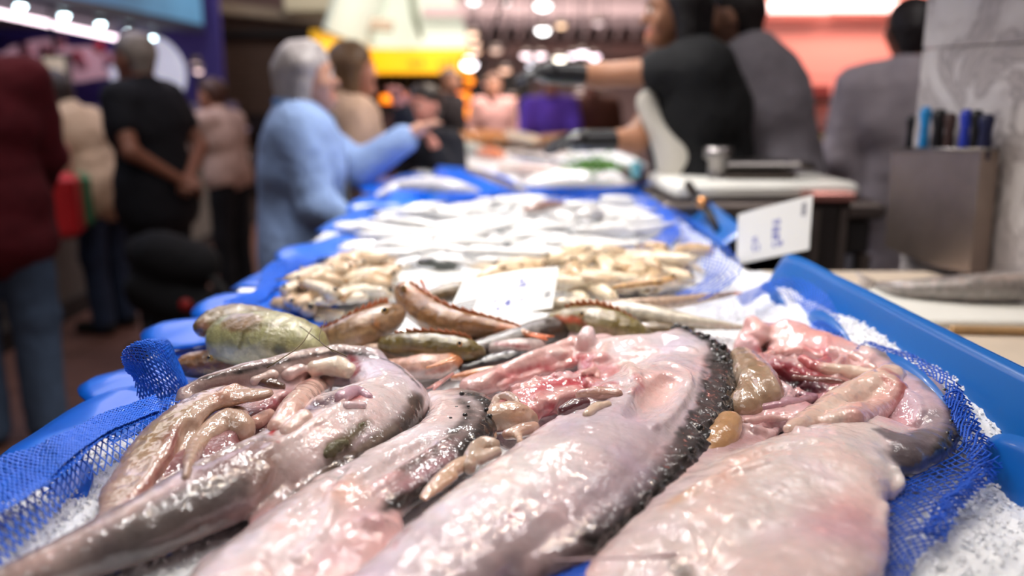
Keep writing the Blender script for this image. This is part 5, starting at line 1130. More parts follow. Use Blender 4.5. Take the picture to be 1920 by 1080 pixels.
# ================================================================== people
def person(label, px, D, ht=1.68, face=0, lean=0, z0=0, top=('shirt', '20242e', .012), legs='2a3040', hair=('8a8480', 'short'), skin='b98468', armL=None, armR=None,
           sleeve=1.0, shoes='1a1716', h=.012, gloveL=None, gloveR=None, long=False, bulk=1, name='person', turn=0, hem=0, apron=None, legw=1, fingers=None, collar=None, px_at=None, lower=True):
    base = np.array(PD(px, 170, D)); base[2] = z0; k = ht / 1.7; a = radians(face)
    f = np.array([sin(a), cos(a), 0]); r = np.array([cos(a), -sin(a), 0]); L_ = radians(lean)
    def W(x, y, z):                                   # right, forward, up in body space
        z *= k; x *= k; y *= k
        if z > .92 * k: dz = z - .92 * k; y, z = y * cos(L_) + dz * sin(L_), .92 * k + dz * cos(L_) - y * sin(L_)
        return base + r * x + f * y + Z * z
    ha = radians(face + turn); hf = np.array([sin(ha), cos(ha), 0]); hr = np.array([cos(ha), -sin(ha), 0])
    t = thing(name, label, 'person', base)
    sk = skin; hc = W(0, .03, 1.575); up_ = W(0, 0, 1.5) - W(0, 0, 1.4); up_ /= np.linalg.norm(up_); up_ = (up_ + Z) / 2; up_ /= np.linalg.norm(up_)
    Hh = lambda x, y, z: hc + hr * x * k + hf * y * k + up_ * z * k
    s = Sdf(); A_ = lambda p, q, ra, rb, c=sk, kk=.03, **e: s.seg(p, q, ra * k, rb * k, c, kk, **e)
    A_(Hh(0, -.02, .03), Hh(0, .005, .035), .085, .083); A_(Hh(0, .03, -.04), Hh(0, .055, -.075), .058, .042); A_(Hh(0, .085, .005), Hh(0, .108, -.02), .012, .014, kk=.012)   # skull, jaw, nose
    A_(Hh(-.03, .078, .025), Hh(.03, .078, .025), .014, .014, kk=.015); A_(Hh(-.018, .092, -.058), Hh(.018, .092, -.058), .008, .008, 'a85c50', kk=.008); A_(Hh(0, .09, -.085), Hh(0, .085, -.09), .014, .012)
    for e in (-1, 1):
        A_(Hh(e * .082, -.005, .02), Hh(e * .086, -.012, -.02), .014, .010, kk=.01); A_(Hh(e * .045, .06, -.02), Hh(e * .04, .06, -.03), .022, .022)
    A_(W(0, -.02, 1.50), W(0, -.01, 1.40), .052, .062)
    tor = [((-.13, 0, 1.36), (.13, 0, 1.36), .085, .085, .8), ((-.08, .0, 1.24), (.08, .0, 1.24), .115, .115, .9), ((-.06, 0, 1.06), (.06, 0, 1.06), .105, .105, .95), ((-.08, 0, .95), (.08, 0, .95), .105, .105, 1), ((0, 0, 1.0), (0, 0, 1.3), .12, .12, 1)]
    for p, q, ra, rb, fl_ in tor: A_(W(*p), W(*q), ra * bulk, rb * bulk, 'c8a890', kk=.05)
    for e in (-1, 1):
        A_(W(e * .09, 0, .90), W(e * .10, .02, .50), .085 * legw, .058 * legw, kk=.03); A_(W(e * .10, .02, .50), W(e * .10, -.01, .09), .056, .040, kk=.02); A_(W(e * .10, -.03, .05), W(e * .11, .15, .035), .04, .035, kk=.02)
    J = {}
    for e, arm, gl in ((-1, armL, gloveL), (1, armR, gloveR)):
        sh = W(e * .185, 0, 1.385)
        if arm is None: el = W(e * .235, -.02, 1.10); wr = W(e * .235, .08, .86)
        else: el, wr = [np.array(q, float) if len(q) == 3 and not isinstance(q, tuple) else W(*q) for q in arm[:2]]
        d = wr - el; d /= np.linalg.norm(d); J[e] = (sh, el, wr, d)
        A_(sh, el, .050, .042, kk=.03); A_(el, wr, .042, .028, kk=.02)
        sidev = np.cross(d, Z if abs(d[2]) < .9 else f); sidev /= np.linalg.norm(sidev) + 1e-9; nv = np.cross(sidev, d)
        def hand(S_, infl, col):
            S_.seg(wr, wr + d * .05 * k, (.027 + infl) * k, (.030 + infl) * k, col, .012); pc = wr + d * .085 * k
            S_.seg(wr + d * .05 * k - sidev * .018 * k, pc - sidev * .022 * k, (.018 + infl) * k, (.016 + infl) * k, col, .012); S_.seg(wr + d * .05 * k + sidev * .018 * k, pc + sidev * .022 * k, (.018 + infl) * k, (.016 + infl) * k, col, .012)
            for q_, (o_, ln) in enumerate(((-.033, .062), (-.011, .074), (.011, .070), (.033, .056))):
                b_ = pc + sidev * o_ * k; m1 = b_ + (d * .9 + sidev * o_ * 2.5 - nv * .25) * ln * .55 * k; m2 = m1 + (d * .8 + sidev * o_ * 1.5 - nv * .6) * ln * .5 * k
                S_.seg(b_, m1, (.010 + infl) * k, (.009 + infl) * k, col, .004); S_.seg(m1, m2, (.009 + infl) * k, (.007 + infl) * k, col, .003)
            tb_ = wr + d * .035 * k + sidev * e * -.025 * k; tm = tb_ + (d * .7 - sidev * e * .75) * .045 * k; S_.seg(tb_, tm, (.014 + infl) * k, (.011 + infl) * k, col, .008); S_.seg(tm, tm + (d * .9 - sidev * e * .2) * .035 * k, (.011 + infl) * k, (.008 + infl) * k, col, .004)
        hand(s, 0, sk)
        if gl:
            g_ = Sdf(); hand(g_, .006, gl); g_.seg(wr - d * .09 * k, wr, .036 * k, .034 * k, gl, .01); g_.build('glove', mat('rubber_glove', vcol=True, rough=.4, coat=.3), min(h, .009), t)
    s.build('body', SKIN, h, t, kc=.006, cn=0)
    for e in (-1, 1):
        ey = MB().sphere(Hh(e * .032, .083, .012), .012 * k, 8).build('eye', mat('eye_white', 'e8e4e0', rough=.2, coat=1), t, smooth=True); MB().sphere(Hh(e * .032, .091, .012), .006 * k, 8).build('iris', EYEB, ey, smooth=True)
        MB().tube([Hh(e * .018, .093, .035), Hh(e * .034, .092, .041), Hh(e * .052, .082, .035)], .004 * k, 6).build('eyebrow', HAIR, t, smooth=True, col=hair[0])
    # hair
    hcol, hs = hair; s = Sdf()
    s.seg(Hh(0, -.03, .05), Hh(0, -.005, .058), .094 * k, .088 * k, hcol, .02); s.seg(Hh(0, -.06, .02), Hh(0, -.055, -.03), .07 * k, .06 * k, hcol, .02)
    if hs in ('bob', 'long'):
        zb = -.12 if hs == 'bob' else -.30
        for e in (-1, 1): s.seg(Hh(e * .07, -.02, .04), Hh(e * .075, -.03, zb), .042 * k, .035 * k, hcol, .03)
        s.seg(Hh(0, -.07, .02), Hh(0, -.075, zb), .06 * k, .05 * k, hcol, .03)
    if hs == 'bun': s.seg(Hh(0, -.12, .06), Hh(0, -.14, .07), .045 * k, .04 * k, hcol, .02)
    s.seg(Hh(-.03, .11, -.035), Hh(.03, .11, -.05), .10 * k, .10 * k, hcol, .01, op='cut'); s.seg(Hh(-.02, .13, .01), Hh(.02, .13, -.03), .075 * k, .075 * k, hcol, .01, op='cut')
    s.build('hair', HAIR, min(h, .01), t, kc=.005, cn=0, disp=.004, df=40)
    # upper clothing
    nm, tc_, inf = top; s = Sdf(); B_ = lambda p, q, ra, rb, kk=.04: s.seg(p, q, (ra + inf) * k, (rb + inf) * k, tc_, kk)
    for p, q, ra, rb, fl_ in tor: B_(W(*p), W(*q), ra * bulk, rb * bulk)
    if hem: B_(W(-.085, 0, .93), W(.085, 0, .93), .11 * bulk, .11 * bulk); B_(W(-.085, 0, .93 - hem), W(.085, 0, .93 - hem), .115 * bulk, .115 * bulk); s.seg(W(0, 0, .93), W(0, 0, .93 - hem), .15 * k, .16 * k, tc_, .05)
    B_(W(0, -.02, 1.43), W(0, -.02, 1.40), .060, .075)
    for e in (-1, 1):
        sh, el, wr, d = J[e]; B_(sh, el if sleeve >= .5 else sh + (el - sh) * sleeve * 2, .052, .046 if sleeve >= .5 else .052, .03)
        if sleeve > .5: B_(el, el + (wr - el) * min(1, (sleeve - .5) * 2), .044, .034, .02)
    s.seg(W(0, .01, 1.50), W(0, .05, 1.56), .052 * k, .06 * k, tc_, .01, op='cut'); s.seg(W(0, 0, .93 - hem - .23), W(0, 0, .93 - hem - .13), .22 * k, .0, tc_, .01, op='cut')
    s.build(nm, CLOTH, h, t, kc=.01, cn=0, disp=.012 * (1 if inf > .015 else .7), df=9, disp2=.003, df2=30)
    if collar:
        c_ = Sdf(); n_ = 10
        for i in range(n_):
            a1_, a2_ = [2 * pi * (i + q) / n_ for q in (0, 1)]; P_ = lambda w: W(.075 * sin(w), .075 * cos(w) - .01, 1.455 - .03 * cos(w)); c_.seg(P_(a1_), P_(a2_), .020 * k, .020 * k, collar, .01)
        c_.build('collar', CLOTH, min(h, .009), t, disp=.002)
    if lower:
        s = Sdf(); T_ = lambda p, q, ra, rb: s.seg(p, q, (ra + .012) * k, (rb + .014) * k, legs, .03)
        T_(W(-.08, 0, .955), W(.08, 0, .955), .105 * bulk, .105 * bulk)
        for e in (-1, 1): T_(W(e * .09, 0, .90), W(e * .10, .02, .50), .088 * legw, .066 * legw); T_(W(e * .10, .02, .50), W(e * .10, -.01, .08), .064 * legw, .056 * legw)
        s.build('trousers', CLOTH, h, t, kc=.01, cn=0, disp=.008, df=10)
        for e in (-1, 1): q_ = Sdf(); q_.seg(W(e * .10, -.035, .05), W(e * .11, .16, .04), .05 * k, .042 * k, shoes, .02); q_.seg(W(e * .10, -.03, .06), W(e * .10, -.02, .09), .046 * k, .045 * k, shoes, .02); q_.seg(W(e * .1, .05, -.06), W(e * .1, .06, -.06), .06, .06, shoes, .004, op='cut'); q_.build('shoe', CLOTH, .01, t)
    return t, W, Hh
R_ = lambda *q: list(q)
person('person in a dark red sweater and jeans by the blue liner, back turned', -52, 3.3, 1.80, face=-20, top=('sweater', '560a16', .022), legs='44546c', hair=('9a9088', 'short'), bulk=.98, sleeve=1, hem=.12, legw=1.1, h=.014, armR=((.20, .12, 1.10), (.12, .26, .96)))
person('person with dark hair, cream cardigan and jeans leaning over the shop counter', 168, 5.0, 1.58, face=-75, lean=22, top=('cardigan', 'c9ac8e', .025), legs='2c3a54', hair=('2a1d1a', 'long'), hem=.06, armL=((-.2, .18, 1.15), (-.16, .40, 1.02)), armR=((.2, .2, 1.12), (.16, .42, 1.0)), h=.014)
person('person with cropped grey hair in a black polo shirt, hands clasped behind', 278, 4.5, 1.70, face=-70, lean=4, top=('polo_shirt', '0b0c14', .022), legs='0d0e16', hair=('8a7f76', 'short'), skin='8c5c48', bulk=1.15, sleeve=.25, hem=.10, armR=((.25, -.10, 1.12), (.04, -.19, .98)), armL=((-.25, -.10, 1.12), (-.04, -.19, .96)), h=.012, legw=1.1)
person('person in a pink-brown jacket and black trousers at the far end of the purple shop', 418, 5.9, 1.50, face=-65, lean=8, top=('jacket', 'b99a8c', .025), legs='0c0c12', hair=('4a2c20', 'short'), armL=((-.2, .15, 1.12), (-.14, .36, 1.08)), armR=((.22, .12, 1.08), (.2, .3, .96)), h=.014)
tB, WBl, HBl = person('person with a grey bob in a light blue denim jacket, arm stretched over the stall', 552, 3.1, 1.58, face=78, lean=2, top=('denim_jacket', '8299c2', .030), legs='10131c', hair=('a39a98', 'bob'), skin='c08f78', bulk=1.12, hem=.10, collar='4f74a8', armL=((-.12, .22, 1.22), (-.10, .42, 1.36)), armR=((.24, .06, 1.12), (.22, .22, 1.02)), h=.010, sleeve=.95)
b = MB(); st_ = [WBl(-.13, .12, 1.44), WBl(-.02, .165, 1.28), WBl(.09, .175, 1.1), WBl(.16, .17, .95)]
for i in range(3): d_ = (st_[i + 1] - st_[i]); b.tube([st_[i], st_[i + 1]], .012, 6)
b.build('bag_strap', mat('black_strap', '101218', rough=.6), tB)
MB().box(WBl(.20, .16, .86), (.10, .26, .22), rz=-radians(62), bev=.02).build('shoulder_bag', mat('teal_black_bag', '12262e', rough=.6), tB)
person('person with fair brown hair and a beige coat standing behind the denim jacket', 652, 3.9, 1.62, face=65, top=('coat', 'bb9a82', .030), legs='2a2220', hair=('6e5238', 'bob'), skin='b9806a', hem=.2, h=.014)
dB = PD(750, 215, 3.7); tH = person('person in a navy sleeve raising one pink palm beside the denim jacket', 800, 4.2, 1.44, face=215, top=('jacket', '11131f', .02), legs='15131a', hair=('2a201c', 'short'), skin='d08f80', armL=((-.26, .06, 1.16), (-.20, .16, 1.36)), armR=(R_(*PD(765, 250, 3.75)), R_(*PD(752, 205, 3.7))), h=.010, sleeve=.95)
person('person in a purple blouse behind the far end of the stall', 1028, 7.1, 1.62, face=175, lean=12, top=('blouse', '7a56dc', .015), legs='221c30', hair=('2a1c18', 'bun'), skin='b08070', sleeve=.3, armL=((-.22, .16, 1.1), (-.10, .36, 1.02)), armR=((.22, .16, 1.1), (.10, .36, 1.02)), h=.014)
# vendors stand on a duckboard behind the stall
duck = thing('duckboard', 'low wooden duckboard the vendors stand on', 'platform', (1.3, 3.3, 0))
for i in range(9): MB().box((.72 + .16 * i, 3.3, .13), (.13, 1.7, .03), bev=.004).build('plank', mat('duckboard_wood', '4a3a2e', rough=.7, vary=.2, vscale=10), duck)
for y in (2.6, 3.3, 4.0): MB().box((1.36, y, .06), (1.4, .06, .12)).build('bearer', mat('duckboard_wood', '4a3a2e'), duck)
tV, WV, HV = person('person in a black T-shirt and white apron reaching across the stall with a black glove', 1335, 3.0, 1.66, face=-90, lean=10, z0=.145, top=('tshirt', '050508', .022), legs='101016', hair=('120e10', 'bob'), skin='9a6a4e', bulk=1.3, sleeve=.20, hem=.02,
    armL=(R_(*PD(1125, 142, 2.9)), R_(*PD(1052, 138, 2.85))), armR=(R_(*PD(1190, 262, 2.85)), R_(*PD(1105, 264, 2.8))), gloveL='0b0b0f', gloveR='0c0c10', h=.009)
APR = mat('apron_white', 'cfc9bd', rough=.5, coat=.2)
ap = MB(); rows = [[PD(1178, 180, 2.80), PD(1222, 158, 2.80), PD(1240, 165, 3.0)], [PD(1205, 235, 2.82), PD(1240, 232, 2.80), PD(1262, 235, 2.98)], [PD(1222, 285, 2.85), PD(1280, 272, 2.78), PD(1352, 262, 2.86)], [PD(1228, 318, 2.86), PD(1285, 318, 2.80), PD(1360, 312, 2.86)], [PD(1238, 400, 2.86), PD(1285, 400, 2.82), PD(1355, 400, 2.88)]]
Vv = [p for rw in rows for p in rw]; Ff = [(i * 3 + j, i * 3 + j + 1, i * 3 + j + 4, i * 3 + j + 3) for i in range(4) for j in range(2)]
nV = len(Vv); Vv2 = Vv + [p + np.array([.006, .012, 0]) for p in Vv]; bd_ = [0, 1, 2, 5, 8, 11, 14, 13, 12, 9, 6, 3]
o = mk('apron', Vv2, Ff + [tuple(q + nV for q in f_[::-1]) for f_ in Ff] + [(bd_[i], bd_[i] + nV, bd_[(i + 1) % 12] + nV, bd_[(i + 1) % 12]) for i in range(12)], APR, tV, smooth=True)
sub = o.modifiers.new('s', 'SUBSURF'); sub.levels = 2; sub.render_levels = 2
tG, WG, HG = person('tall person in a grey top and dark grey trousers bending away beside the black T-shirt', 1474, 3.1, 1.68, face=-70, lean=16, z0=.145, top=('grey_top', '78737a', .028), legs='3e383c', hair=('1c1414', 'short'), skin='8c6450', bulk=1.25, sleeve=1, hem=.04, armL=((-.2, .30, 1.05), (-.14, .5, .95)), armR=((.22, .26, 1.0), (.2, .45, .9)), h=.011, legw=1.3)
person('person with black hair seen between the two vendors', 1308, 4.2, 1.86, face=-100, z0=0, top=('dark_top', '141018', .015), legs='141218', hair=('100c0e', 'bob'), skin='7c5444', h=.014)
person('person in a light grey overall with dark hair beside the marble pillar', 1700, 3.5, 1.76, face=10, top=('overall', 'a69ea6', .030), legs='7c7980', hair=('1a1216', 'short'), skin='8c5c4c', bulk=1.05, hem=.62, h=.013)
# things by the customers
sb = thing('shopping_bag', 'bright red shopping bag hanging beside the cream cardigan', 'bag', PD(118, 430, 4.6))
c = PD(120, 385, 4.6); MB().box(c, (.16, .24, .34), rz=.3, bev=.03).build('body', mat('red_bag', 'c81e24', rough=.6, vary=.2, vscale=8), sb)
for e in (-.06, .06): MB().tube([c + [e, 0, .16], c + [e, 0, .30], c + [e * .4, 0, .36]], .006).build('handle', mat('pink_handle', 'e08a80', rough=.6), sb, smooth=True)
gb = thing('green_bag', 'green cloth bag behind the red shopping bag', 'bag', PD(150, 400, 4.75)); MB().box(PD(152, 375, 4.8), (.12, .2, .3), rz=.3, bev=.03).build('body', mat('green_cloth', '3f7a54', rough=.8), gb)
sw = thing('stroller', 'black folded-hood pushchair in the aisle beside the black polo shirt', 'pushchair', P(330, 610, 0) * [1, 1, 0])
SB = mat('stroller_black', '0a0a0e', rough=.7); c = PD(318, 520, 3.9)
s = Sdf(); s.line([(*(c + [-.16, .1, .10]), .08), (*(c + [-.02, 0, .10]), .12), (*(c + [.14, 0, .06]), .10)], '0a0a0e', .05); s.seg(c + [-.1, 0, -.06], c + [.12, 0, -.16], .11, .11, '0a0a0e', .05); s.build('hood_and_seat', CLOTH, .016, sw, disp=.008, df=10)
MB().tube([c + [.10, 0, .12], c + [.26, -.05, -.05], c + [.36, -.1, -.26]], .022).build('push_handle', SB, sw, smooth=True)
for (dx, dy) in ((-.16, .1), (.16, .1), (-.12, -.22), (.14, -.22)):
    MB().tube([c + [dx * .6, dy * .5, -.2], [c[0] + dx, c[1] + dy, .1]], .014).build('leg', SB, sw, smooth=True)
    w = MB().lathe([c[0] + dx - .02, c[1] + dy, .09], [(.03, -.0), (.085, .0), (.09, .01), (.09, .03), (.085, .04), (.03, .04)], 20, axis=(1, 0, 0)).build('wheel', SB, sw, smooth=True)
    MB().sphere([c[0] + dx, c[1] + dy - .0, .09], .025, 8).build('hub', mat('hub_steel', 'b0a8a8', rough=.3, metal=1), w, smooth=True)
MB().sphere(PD(348, 572, 3.75), .03, 10).build('reflector', mat('red_reflector', '8e1414', rough=.3), sw, smooth=True)
# ================================================================== purple shop on the customers' side
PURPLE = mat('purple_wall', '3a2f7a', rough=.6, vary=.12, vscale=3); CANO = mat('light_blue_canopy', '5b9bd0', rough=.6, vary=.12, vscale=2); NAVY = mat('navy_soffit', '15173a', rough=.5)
shp = thing('market_shop', 'purple walled market shop with a light blue canopy on the customers\' side', 'shop', (-4.2, 6.2, 0))
MB().box((-4.45, 9.75, 1.6), (2.5, .1, 3.2)).build('end_wall', PURPLE, shp); MB().box((-5.7, 6.5, 1.6), (.1, 6.6, 3.2)).build('back_wall', PURPLE, shp)
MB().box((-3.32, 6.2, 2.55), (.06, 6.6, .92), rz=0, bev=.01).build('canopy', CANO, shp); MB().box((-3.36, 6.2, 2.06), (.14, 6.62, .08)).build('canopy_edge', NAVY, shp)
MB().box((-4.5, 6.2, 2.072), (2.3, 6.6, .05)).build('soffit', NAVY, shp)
sg = MB().lathe((-4.0, 9.68, 1.6), [(.001, 0), (.40, 0), (.42, .02), (.40, .045), (.001, .05)], 40, axis=(0, -1, 0)).build('round_sign', mat('round_sign', 'cdd4ee', rough=.4, emit=.5, ecol='dfe0f4'), shp, smooth=False)
bb = MB()
for (x, z, w_, h_) in ((-4.12, 1.72, .05, .16), (-4.02, 1.74, .03, .12), (-3.93, 1.72, .06, .05), (-3.93, 1.78, .02, .14), (-4.14, 1.64, .09, .03)): bb.box((x, 9.615, z), (w_, .012, h_), ry=.15)
bb.build('sign_marks', mat('sign_blue', '5560b0', rough=.5), sg)
def blobpanel(name, label, c, w_, h_, col, e=.0, ecol=None, rz=0, parent=None, segs=14, wav=.12):
    pts = []
    for i in range(segs * 2):
        a = 2 * pi * i / (segs * 2); rr = 1 + wav * sin(5 * a + w_ * 9) + wav * .6 * sin(9 * a)
        pts.append(np.array([c[0] + w_ / 2 * rr * cos(a) * cos(rz), c[1] + w_ / 2 * rr * cos(a) * sin(rz), c[2] + h_ / 2 * rr * sin(a)]))
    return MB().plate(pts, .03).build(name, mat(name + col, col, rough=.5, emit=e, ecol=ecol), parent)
fp = thing('flower_banner', 'pink and white blossom banner under the shop lights', 'banner', (-4.9, 8.9, 1.2))
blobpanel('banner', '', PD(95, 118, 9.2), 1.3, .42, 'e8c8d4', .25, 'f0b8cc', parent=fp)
for k in range(9): q = PD(40 + 20 * k + random.uniform(-8, 8), 100 + random.uniform(-22, 22), 9.1); MB().lathe(q, [(.001, 0), (.05, .0), (.07, .015), (.02, .03), (.001, .03)], 7, axis=(0, -1, 0)).build('blossom', mat('blossom_red' if k % 2 else 'blossom_pink', 'd8485c' if k % 2 else 'f0a8bc', rough=.5), fp, smooth=True)
mon = thing('price_monitor', 'small framed monitor hanging in the purple shop', 'monitor', PD(106, 150, 6.6)); q = PD(106, 127, 6.6)
MB().box(q, (.21, .05, .21), bev=.01).build('frame', mat('monitor_frame', '3a3438', rough=.4), mon); MB().box(q - [0, .03, 0], (.16, .006, .15)).build('screen', mat('monitor_screen', 'a8988c', rough=.3, emit=.5, ecol='b8a890'), mon); MB().tube([q + [0, 0, .1], [q[0], q[1], 2.12]], .012).build('hanger', SB, mon)
pic = thing('orange_poster', 'round orange food picture behind the cream cardigan', 'poster', PD(66, 205, 6.9)); q = PD(66, 185, 6.9)
MB().box(q, (.30, .02, .32)).build('sheet', mat('poster_dark', '2a1618', rough=.5), pic); MB().lathe(q - [0, .012, 0], [(.001, 0), (.11, 0), (.12, .008), (.001, .02)], 20, axis=(0, -1, 0)).build('picture', mat('poster_orange', 'a8542c', rough=.6, vary=.3, vscale=20), pic)
cs = thing('shop_counter', 'grey fronted shop counter with a bright glass display on top', 'counter', (-3.2, 6.0, 0))
MB().box((-3.2, 6.2, .5), (.75, 6.0, 1.0), bev=.02).build('front', mat('counter_grey', '5e5c58', rough=.6, vary=.15, vscale=3), cs)
MB().box((-3.2, 6.2, .06), (.8, 6.05, .12)).build('plinth', M_dark, cs)
MB().box((-3.2, 6.2, 1.02), (.8, 6.1, .04), bev=.01).build('worktop', mat('counter_lilac', 'b8a8c8', rough=.4), cs)
MB().box((-3.05, 7.6, 1.17), (.45, 2.8, .26), bev=.01).build('glass_case', mat('display_glass', 'f0f4ff', rough=.08, trans=.9, ior=1.1), cs)
for k in range(14):
    y = 5.0 + .36 * k; tp = thing('sweet_tray', ('pink and white goods tray standing on the shop counter', 'orange goods tray standing on the shop counter')[k % 2], 'tray', (-3.15, y, 1.04), 'goods trays along the shop counter')
    MB().box((-3.15, y, 1.055), (.34, .28, .025), bev=.005).build('tray', mat('tray_steel', 'a8a0a0', rough=.3, metal=.8), tp)
    s = Sdf(); s.seg((-3.25, y, 1.08), (-3.05, y, 1.08), .07, .07, ('e8b8c0', 'd88a5c')[k % 2], .02, fl=.6); s.build('goods', SHELL, .02, tp, disp=.02, df=14)
# lamps of the shop: five round spots and a row of pink-white tubes
def spotlamp(label, group, p, r, col, st, axis=(0, 0, -1), cat='lamp'):
    t = thing('spot_lamp', label, cat, p, group); MB().lathe(p, [(.001, .06), (r * 1.25, .06), (r * 1.3, .0), (r * 1.05, -.004), (r * 1.05, .01), (.001, .012)], 16).build('housing', M_steeld, t, smooth=True)
    MB().sphere(p, r, 14, (1, 1, .8)).build('bulb', mat('bulb_%s_%g' % (col, st), 'ffffff', emit=st, ecol=col), t, smooth=True)
for px, py in ((38, 10), (120, 28), (188, 44), (243, 58), (288, 70)):
    spotlamp('cool white spot lamp under the light blue canopy', 'cool white spot lamps under the canopy', P(px, py, 1.985), .034, 'd8f6ff', 26)
a = P(-60, 12, 1.98); b_ = P(268, 82, 1.98); n_ = 5
for i in range(n_):
    p0 = a + (b_ - a) * (i + .03) / n_; p1 = a + (b_ - a) * (i + .97) / n_; t = thing('tube_lamp', 'pinkish white fluorescent tube in the row along the shop canopy', 'lamp', (p0 + p1) / 2, 'fluorescent tubes of the purple shop')
    MB().tube([p0, p1], .022, 10).build('tube', mat('tube_pink_white', 'ffffff', emit=5, ecol='ffe4f0'), t, smooth=True); MB().tube([p0 + [0, 0, .05], p1 + [0, 0, .05]], .02, 6).build('fitting', M_steeld, t)
light('AREA', (-4.2, 7.0, 2.1), 30, (1, .85, .95), .5, (-4.2, 7.0, 0), sy=4)
for (px, py, r) in ((366, 118, .035), (372, 132, .04), (348, 240, .05), (352, 300, .09), (460, 292, .03)):
    spotlamp('small pale glowing lamp at the far corner of the purple shop', 'small lamps at the far corner of the purple shop', PD(px, py, 8.6), r, 'ffd8d8', 2.5); q = PD(px, py, 8.6); MB().tube([[q[0], q[1] + .04, 0], q + [0, .04, 0]], .012).build('post', SB, bpy.data.objects[[o for o in bpy.data.objects.keys() if o.startswith('spot_lamp')][-1]])
light('POINT', (-1.9, 9.0, 2.8), 45, (1, .85, .75), .3)
# ================================================================== closed stall, yellow stall, far hall
cst = thing('closed_stall', 'closed brown shuttered stall behind the shoppers', 'stall', (-2.9, 11.5, 0))
for k in range(16): MB().box((-3.25, 11.5 + .004 * (k % 2), .35 + .13 * k), (2.6, .04, .122), bev=.01).build('shutter_slat', M_brown, cst)
MB().box((-3.2, 11.4, .98), (2.7, .3, .3), bev=.02).build('dark_counter', mat('maroon_dark', '1c1014', rough=.5), cst)
MB().box((-3.0, 11.2, 2.36), (3.0, .3, .14), ry=.10, bev=.02).build('canopy_beam', mat('beige_beam', 'a89a88', rough=.6), cst)
MB().box((-2.3, 11.0, 2.62), (.9, .5, .55), bev=.02).build('cream_box', mat('cream_panel', 'c8c2a8', rough=.6), cst)
MB().box((-3.4, 11.3, 2.12), (2.2, .2, .10), bev=.02).build('dark_beam', M_dark, cst)
YEL = mat('yellow_fascia', 'f0b400', rough=.5, vary=.05, vscale=4, emit=.35, ecol='f0b000'); PAN = mat('lit_canopy_panel', 'b4beb0', rough=.5, emit=.22, ecol='e4f0e2')  # fascia and canopy panel glow, lamplight put into their materials
ys = thing('yellow_stall', 'stall with a bright yellow fascia and a lit pale green-white canopy', 'stall', (-1.3, 12.5, 0))
A0 = PD(590, 88, 8.2); A1 = PD(697, 118, 12); A2 = PD(885, 118, 12)
def band(name, p, q, z0, z1, th, m, par): c = (p + q) / 2; L = np.linalg.norm((q - p)[:2]); return MB().box((c[0], c[1], (z0 + z1) / 2), (L, th, z1 - z0), rz=math.atan2(q[1] - p[1], q[0] - p[0]), bev=.01).build(name, m, par)
zb, zt = 1.42 + 30 * 12 / 1600, 1.42 + 73 * 12 / 1600
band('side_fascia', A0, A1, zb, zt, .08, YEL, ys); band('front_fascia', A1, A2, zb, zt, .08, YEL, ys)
b = MB(); tA = [A0 + [0, 0, 0], A1, A2]
p0 = np.array([A0[0] + .1, A0[1], zt]); p1 = np.array([A1[0], A1[1], zt]); p2 = np.array([A2[0], A2[1], zt]); q0 = p0 + [.2, .3, .75]; q1 = p1 + [.25, .6, 1.0]; q2 = p2 + [-.35, .6, 1.0]
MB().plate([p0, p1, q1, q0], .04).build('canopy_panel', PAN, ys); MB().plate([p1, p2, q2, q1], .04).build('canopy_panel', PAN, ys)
MB().tube([PD(771, -20, 11.6), PD(778, 30, 11.7), PD(790, 74, 11.7)], [.05, .05, .03]).build('lamp_arm', mat('grey_green_arm', '66705f', rough=.5), ys, smooth=True)
b = MB()
for k, x in enumerate((770, 778, 790, 826, 838, 850)): q = PD(x, 118 + (k % 2) * 2, 11.94); b.box(q, (.045, .01, .05 + .02 * (k % 3)), rx=0)
b.build('fascia_marks', mat('fascia_mark', 'a87c10', rough=.6), ys)
MB().box(((A1[0] + A2[0]) / 2 + .3, 12.8, .9), (2.4, .1, 1.5)).build('dark_back', mat('stall_black', '120d0c', rough=.7), ys)
MB().box(((A1[0] + A2[0]) / 2 + .2, 12.3, .55), (2.2, .6, 1.1), bev=.02).build('front_counter', mat('stall_red_dark', '2a1214', rough=.6), ys)
for k in range(14): q = PD(700 + 14 * k, 155, 12.6); MB().tube([q - [0, 0, .1], q + [0, 0, .1]], .018, 6).build('hanging_bottle', mat('amber_glass', '5a4428', rough=.3), ys, smooth=True)
for (px, py, w_, h_) in ((798, 184, .24, .13), (832, 184, .2, .12), (868, 182, .2, .12), (798, 208, .13, .10), (885, 210, .2, .16), (905, 208, .2, .16), (880, 152, .13, .1), (740, 186, .4, .1)):
    q = PD(px, py, 11.9); t = thing('glowing_shelf_light', 'warm orange glowing shelf box under the yellow fascia', 'lamp', q, 'orange shelf lights under the yellow fascia'); MB().box(q, (w_, .08, h_), bev=.03).build('glow_box', mat('orange_glow', 'ff9a20', emit=1.1 if px != 740 else .25, ecol='ff9a1c'), t); MB().box(q + [0, .06, 0], (w_ + .02, .04, h_ + .02)).build('backing', M_dark, t)
